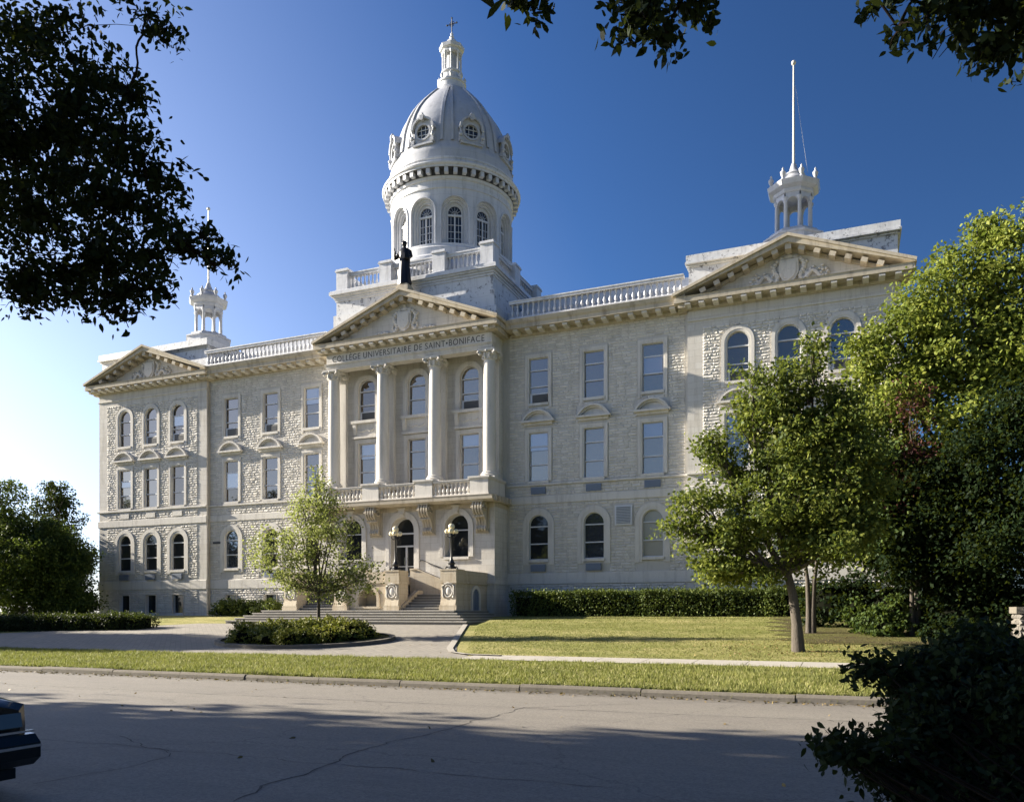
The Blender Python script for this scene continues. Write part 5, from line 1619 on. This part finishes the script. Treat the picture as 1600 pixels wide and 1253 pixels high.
# undergrowth
shrubs('shrub', 'green shrub catching some sun at the foot of the trees behind the maple trunk', 'shrub', [(26.8, -12.2, gz(-12.2)+.5, .7, .6, .6), (27.5, -12.0, gz(-12)+.8, .5, .5, .8), (26.1, -11.6, gz(-11.6)+.8, .3, .3, .8), (27.2, -12.6, gz(-12.2)+.3, .6, .4, .35)], 'leaf_mid', 5000, .13)
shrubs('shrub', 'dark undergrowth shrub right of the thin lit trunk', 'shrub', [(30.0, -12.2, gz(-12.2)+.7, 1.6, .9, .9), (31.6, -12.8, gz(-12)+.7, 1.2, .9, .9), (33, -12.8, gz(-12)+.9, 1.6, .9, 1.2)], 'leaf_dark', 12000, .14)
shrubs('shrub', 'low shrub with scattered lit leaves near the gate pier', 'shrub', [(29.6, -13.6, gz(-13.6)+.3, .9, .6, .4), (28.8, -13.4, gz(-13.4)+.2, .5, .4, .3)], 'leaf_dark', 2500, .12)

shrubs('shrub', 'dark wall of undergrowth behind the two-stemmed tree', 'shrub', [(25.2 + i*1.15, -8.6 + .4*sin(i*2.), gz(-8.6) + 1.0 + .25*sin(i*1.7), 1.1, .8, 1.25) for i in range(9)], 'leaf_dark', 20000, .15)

# hedges
hedge('long_hedge', 'long clipped hedge below the right half of the facade', 'hedge', [(x, -1.9 + .1*sin(x), .30 + .07*sin(x*1.7), 1.15, .75, .80) for x in np.arange(8.8, 26.4, 1.3)], 'leaf_hedge', 52000, .11)
shrubs('rounded_hedge', 'small dark hedge left of the steps against the facade', 'hedge', [(x, -3.1, .25 + .08*sin(x*3), .85, .65, .62) for x in (-13.4, -12.6, -11.8, -11.0, -10.2, -9.5)], 'leaf_hedge', 14000, .11)
hx = []
for i in range(30):
    f = i / 29; x = -11.2 - f*22; y = -12.6 - f*1.5 - 3.0*sin(f*2.2)*.5
    hx.append((x, y, gz(y) + .26 + .05*sin(i*1.3), 1.0, .9, .44 + .03*cos(i*2.1)))
hedge('edge_hedge', 'dark clipped hedge bordering the paved forecourt on the far left', 'hedge', hx, 'leaf_edge', 80000, .10)

# left-hand trees beside the left wing
tree('linden_tree', 'broad green tree at the far left edge beyond the dark hedge', 'tree', (-30.5, -5.0), 2.4, .2,
     [(-31.8, -5, 4.6, 2.8, 2.6, 2.4), (-33.0, -5, 8.4, 1.8, 1.8, 1.9), (-31.0, -5, 6.4, 1.2, 1.2, 1.2), (-30.6, -4.8, 1.0, 3.0, 1.6, 1.2), (-29.4, -5.2, 4.0, 2.0, 2.0, 1.9), (-35, -5, 5.2, 3, 3, 3), (-31, -5, 2.0, 3.6, 2.6, 1.5)], 'leaf_mid', 34000, .2, clump=.34)
tree('linden_tree', 'rounded green tree touching the left corner of the building', 'tree', (-28.6, -3.6), 2.0, .16,
     [(-28.6, -3.6, 3.6, 2.2, 2.0, 1.8), (-29.3, -3.6, 5.8, 1.3, 1.3, 1.2), (-26.9, -3.8, 2.0, 1.6, 1.5, 1.8), (-30.2, -3.8, 3.4, 1.8, 1.8, 1.8), (-28.0, -3.8, .9, 2.8, 1.6, 1.1), (-27.8, -3.6, 4.9, 1.0, 1.0, .9), (-26.4, -3.9, .6, 1.5, 1.2, .9)], 'leaf_mid', 36000, .19, clump=.32)
tree('spruce_tree', 'dark pointed tree top showing behind the far left tree', 'tree', (-38.5, 4.0), 3.0, .2,
     [(-38.5, 4, 8.4, 2.2, 2.2, 2.4), (-38.6, 4, 10.2, 1.3, 1.3, 1.5), (-38.4, 4, 5.0, 3, 3, 3)], 'leaf_dark', 12000, .22)
tree('spruce_tree', 'thin dark treetop peeking out beside the left corner of the building', 'tree', (-33.8, -1.3), 3.0, .15,
     [(-33.8, -1.5, 3.9, 2.0, 1.3, 2.0), (-33.2, -1.3, 6.6, .8, .8, 1.3), (-36.5, -1.6, 4.6, 2.0, 1.2, 2.4)], 'leaf_dark', 12000, .2)

# trees standing outside the frame on both sides of the street; their shade falls across road and forecourt
k = 0
for (x, y, r, zc, lab) in ((-31.5, -24.2, 4.9, 8.0, 'tall tree on the far verge behind the first verge tree'), (-25.5, -22.6, 4.8, 6.4, 'tree on the far verge left of the forecourt, shading the pavers'), (-38, -20.3, 4.2, 5.2, 'farther tree on the lawn left of the forecourt'),
                     (-34, -43.8, 6.3, 8.4, 'street tree on the near verge farthest to the left'), (-22, -43.6, 6.2, 8.0, 'street tree on the near verge, third from the camera to the left'),
                     (-11, -43.9, 6.4, 8.4, 'street tree on the near verge, second from the camera to the left'), (1, -43.8, 6.6, 8.0, 'street tree on the near verge next to the camera tree'),
                     (44, -55, 7, 8, 'tree across the street reflected in the windows, right of the camera'), (10, -62, 7.5, 7.5, 'broad tree behind the camera across the street'), (-18, -62, 7.5, 8, 'broad tree behind the near verge row')):
    lob = [(x + r*.5*cos(a), y + r*.45*sin(a), zc + rnd.uniform(-1, 1), r*.6, r*.55, r*.5) for a in (0, 1.3, 2.5, 3.8, 5.1)] + [(x, y, zc + r*.45, r*.55, r*.55, r*.5)]
    tree('street_tree', lab, 'tree', (x, y), max(2.0, zc - r*.5 - gz(y)), .28, lob, 'leaf_dark', 12500 if r > 5 else 17000, .42 if r > 5 else .3, group='street trees outside the frame', clump=.55, per=18)

# foreground tree whose boughs hang into the upper left of the view
def fg_tree(name, label, base, th, lobes, n, leaf, twigs, tr=.3, mat='leaf_fore', per=16, clump=.16, shell=.35, extra=(), arch=.12):
    x, y = base; z0 = gz(y); o = empty(name, (x, y, z0)); tag(o, label, 'tree')
    P, U, CC = crown_points(sprout(lobes, 7, .3, 1.05), n, clump, per, shell)
    if len(extra): P = np.vstack([P, np.array(extra)]); U = np.vstack([U, np.zeros((len(extra), 3))])
    obj('crown', leaves_mesh('crown', P, U, leaf, 'leaf', .9), mat, o)
    g = MB(); top = Vector((x, y, z0 + th))
    g.tube([(x, y, z0 - .1), (x + .1, y, z0 + th*.5), tuple(top)], [tr*1.3, tr, tr*.8], 12)
    # a few limbs leave the trunk; the smaller boughs fork from them
    hubs = [top]; order = sorted(lobes, key=lambda l: (Vector(l[:3]) - top).length)
    for i, l in enumerate(order):
        b = Vector(l[:3]); a = min(hubs, key=lambda h: (h - b).length + .25 * (h - top).length if h is not top else (h - b).length * 1.0)
        d = (b - a).length; r0 = tr * (.5 if a is top and i < 3 else .16) * max(.25, 1 - (a - top).length / 14)
        mid = a.lerp(b, .5) + Vector((0, 0, arch * d)); bough(g, [a, mid, b], max(.014, r0), .010, 6, 12, .03)
        hubs.append(b); hubs.append(a.lerp(mid, .5).lerp(mid.lerp(b, .5), .5))
        for k in range(twigs):
            u = Vector((rnd.uniform(-1, 1)*l[3], rnd.uniform(-1, 1)*l[4], rnd.uniform(-1, .7)*l[5]))
            q = b + u * 1.05; bough(g, [b, b.lerp(q, .5) + Vector((0, 0, .06)), q], .009, .003, 4, 6, .07)
    obj('trunk', g, 'twig', o, smooth=60)
    return o
#FG_BEGIN
FG_LEFT = [(17.31, -39.98, 5.26, 0.75, 1.2, 1.36), (18.16, -39.62, 5.9, 0.37, 0.6, 0.57), (19.21, -39.84, 4.68, 0.28, 0.4, 0.37), (19.65, -39.76, 3.77, 0.22, 0.3, 0.16), (18.75, -40.03, 3.64, 0.51, 0.5, 0.3), (17.57, -39.87, 6.4, 0.81, 0.9, 0.71), (17.83, -39.76, 5.33, 0.88, 1.0, 0.78), (18.86, -39.77, 5.06, 0.39, 0.5, 0.34), (18.67, -39.84, 4.38, 0.68, 0.8, 0.55), (17.76, -40.01, 4.31, 0.7, 0.8, 0.52), (19.38, -39.87, 3.67, 0.38, 0.4, 0.25), (18.41, -40.06, 3.59, 0.58, 0.5, 0.24), (19.01, -40.14, 3.22, 0.17, 0.3, 0.16), (16.41, -40.04, 5.58, 0.91, 1.2, 1.47), (19.85, -39.78, 3.66, 0.2, 0.3, 0.12), (19.14, -39.75, 6.3, 0.18, 0.3, 0.13), (19.31, -39.68, 6.11, 0.09, 0.2, 0.13), (19.27, -39.81, 4.21, 0.28, 0.4, 0.21), (15.58, -40.17, 6.46, 1.29, 1.5, 1.51), (18.07, -40.31, 3.44, 0.35, 0.4, 0.15), (19.14, -39.97, 3.34, 0.22, 0.3, 0.14), (20.03, -39.71, 3.51, 0.1, 0.15, 0.06), (19.77, -39.6, 3.9, 0.1, 0.2, 0.15), (19.92, -39.64, 3.7, 0.14, 0.2, 0.11), (18.59, -40.2, 3.26, 0.38, 0.3, 0.16), (19.13, -40.09, 3.04, 0.15, 0.2, 0.14), (18.04, -40.33, 3.3, 0.32, 0.3, 0.15), (19.38, -39.87, 3.31, 0.22, 0.3, 0.16), (18.75, -39.59, 5.63, 0.2, 0.3, 0.21)]
FG_RIGHT = [(24.49, -40.0, 4.56, 0.18, 0.3, 0.2), (24.68, -39.92, 4.41, 0.1, 0.2, 0.12), (24.56, -39.97, 4.68, 0.23, 0.3, 0.1), (24.88, -39.84, 4.7, 0.19, 0.3, 0.06), (23.67, -40.13, 4.85, 0.17, 0.2, 0.07), (24.4, -39.93, 4.53, 0.09, 0.2, 0.11), (26.91, -38.55, 4.9, 0.42, 0.5, 0.24), (27.12, -38.46, 4.62, 0.2, 0.3, 0.17), (26.57, -38.69, 4.88, 0.22, 0.3, 0.21), (26.29, -38.81, 4.97, 0.15, 0.3, 0.07), (26.34, -39.01, 4.61, 0.07, 0.2, 0.1), (27.53, -38.07, 5.05, 0.41, 0.6, 0.49), (26.95, -38.53, 4.64, 0.12, 0.2, 0.15), (27.1, -38.47, 5.01, 0.45, 0.4, 0.16)]
FG_BUSH = [(26.47, -42.21, -0.49, 0.2, 0.35, 0.2), (26.32, -42.49, -0.67, 0.14, 0.3, 0.14), (26.67, -41.9, -0.44, 0.16, 0.4, 0.21), (26.62, -42.25, -0.63, 0.27, 0.4, 0.26), (26.25, -42.19, -0.33, 0.08, 0.25, 0.04), (26.14, -42.67, -0.63, 0.06, 0.2, 0.03), (26.26, -42.41, -0.45, 0.07, 0.2, 0.05), (26.92, -41.58, -0.46, 0.21, 0.4, 0.24), (26.46, -41.88, -0.18, 0.11, 0.25, 0.08), (26.3, -42.17, -0.26, 0.08, 0.2, 0.04), (26.55, -41.74, -0.13, 0.07, 0.2, 0.05), (26.56, -41.84, -0.24, 0.14, 0.25, 0.08), (26.02, -42.72, -0.55, 0.06, 0.12, 0.01), (25.94, -42.75, -0.52, 0.04, 0.12, 0.01), (26.11, -42.68, -0.49, 0.06, 0.15, 0.02), (26.41, -42.01, -0.24, 0.12, 0.2, 0.03), (26.74, -42.31, -0.72, 0.27, 0.5, 0.25), (26.47, -42.53, -0.77, 0.26, 0.5, 0.17), (26.12, -42.25, -0.24, 0.06, 0.12, 0.02)]
FG_EXTRA = [(25.152, -44.279, 1.521), (25.177, -44.269, 1.496), (25.161, -44.167, 1.614)]
#FG_END
FG_LEFT += [(8.5, -41.5, 8.5, 3.2, 2.6, 2.0, .5), (12.5, -46.5, 8.5, 3.5, 2.8, 2.2, .5), (6, -45.5, 7.5, 3.0, 3.0, 2.2, .5), (14.5, -42.5, 9.5, 2.6, 2.2, 1.4, .5)]
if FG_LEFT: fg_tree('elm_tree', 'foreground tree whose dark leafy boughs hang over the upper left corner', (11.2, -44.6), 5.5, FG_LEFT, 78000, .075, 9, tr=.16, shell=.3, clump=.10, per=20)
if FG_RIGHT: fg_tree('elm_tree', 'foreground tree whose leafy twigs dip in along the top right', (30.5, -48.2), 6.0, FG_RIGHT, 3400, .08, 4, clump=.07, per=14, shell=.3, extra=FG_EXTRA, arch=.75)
if FG_BUSH:
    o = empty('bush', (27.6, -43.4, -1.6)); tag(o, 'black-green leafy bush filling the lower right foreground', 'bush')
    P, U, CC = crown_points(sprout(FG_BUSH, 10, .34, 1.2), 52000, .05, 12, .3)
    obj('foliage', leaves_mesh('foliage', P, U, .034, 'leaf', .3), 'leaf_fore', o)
    g = MB()
    for l in FG_BUSH:
        for k in range(10):
            q = Vector((l[0] + rnd.uniform(-1, 1)*l[3], l[1] + rnd.uniform(-1, 1)*l[4], l[2] + rnd.uniform(-.6, 1)*l[5])); a = Vector((27.6 + rnd.uniform(-.5, .5), -43.4 + rnd.uniform(-.2, .2), -1.6))
            g.tube([a, a.lerp(q, .5) + Vector((0, 0, .12)), q], [.012, .008, .003], 4)
    obj('stems', g, 'twig', o)

# fallen leaves in the gutter, on the verge and under the maple
nl = 2600
lx = np.concatenate([nr.uniform(-5, 30, 900), nr.uniform(-5, 30, 500), nr.normal(24.6, 2.2, 900), nr.uniform(8, 28, 300)])
ly = np.concatenate([-29.5 - np.abs(nr.normal(0, .22, 900)), nr.uniform(-39, -29.6, 500), nr.normal(-17.6, 1.6, 900), nr.uniform(-21, -6, 300)])
mm = (ly > -42) & ((ly < -29.48) | (ly > -21)) & ((ly > -30.3) | (nr.random(len(ly)) < .15)); lx, ly = lx[mm], ly[mm]
lz = np.array([(-1.735 if b < -29.45 else gz(b) + .045) for b in ly])
o = obj('fallen_leaves', leaves_mesh('fallen_leaves', np.stack([lx, ly, lz], 1), np.tile([0, 0, 2.2], (len(lx), 1)), .065, 'leaf', 0), 'litter'); o['kind'] = 'stuff'

# ------------------------------------------------------------------ grass blades on verge and lawn
def grass(name, x0, x1, y0, y1, n, h, keep=None):
    x = nr.uniform(x0, x1, n); y = nr.uniform(y0, y1, n)
    # denser towards the camera
    if keep is not None:
        m = keep(x, y); x = x[m]; y = y[m]
    n = len(x); z = np.interp(y, [k[0] for k in KN], [k[1] for k in KN])
    pat = .45 + .55*np.sin(x*1.9 + 2*np.sin(y*1.7))*np.sin(y*2.9 + x*.9)*np.sin(x*.53 + y*.7)
    fine = np.sin(x*9.1 + 3*np.sin(y*5.3)) * np.sin(y*13.7 + 2*np.sin(x*4.1))
    kp = (fine*.6 + pat*.4 + nr.normal(size=n)*.25) > -.15
    x, y, z, pat, fine = x[kp], y[kp], z[kp], pat[kp], fine[kp]; n = len(x)
    hh = h * nr.uniform(.35, 1.15, n) * (0.55 + .5*pat + .35*np.clip(fine, 0, 1)); a = nr.uniform(0, 2*pi, n); wd = .012
    dx, dy = np.cos(a)*wd, np.sin(a)*wd; lx = nr.normal(size=n)*.035; ly = nr.normal(size=n)*.035
    V = np.stack([np.stack([x-dx, y-dy, z], 1), np.stack([x+dx, y+dy, z], 1), np.stack([x+lx, y+ly, z+hh], 1)], 1).reshape(-1, 3)
    me = bpy.data.meshes.new(name); me.vertices.add(n*3); me.vertices.foreach_set('co', V.ravel().astype(np.float32))
    me.loops.add(n*3); me.loops.foreach_set('vertex_index', np.arange(n*3, dtype=np.int32)); me.polygons.add(n)
    me.polygons.foreach_set('loop_start', np.arange(0, n*3, 3, dtype=np.int32)); me.update(calc_edges=True)
    o = obj(name, me, 'grass_blade'); o['kind'] = 'stuff'
    return o
grass('verge_grass', -24, 32, -29.25, -22.85, 230000, .115)
grass('edge_grass', -10, 31, -29.44, -29.2, 16000, .11)
def onlawn(x, y):
    ex = np.interp(y, [-21.3, -20.4, -19.3, -17.3, -13.6, -8.9], [15.2, 13.3, 12.7, 11.8, 10.2, 8.2])
    return (x > ex + .25) & (y > -21.0)
grass('lawn_grass', 7, 31, -21.0, -3.2, 110000, .05, onlawn)
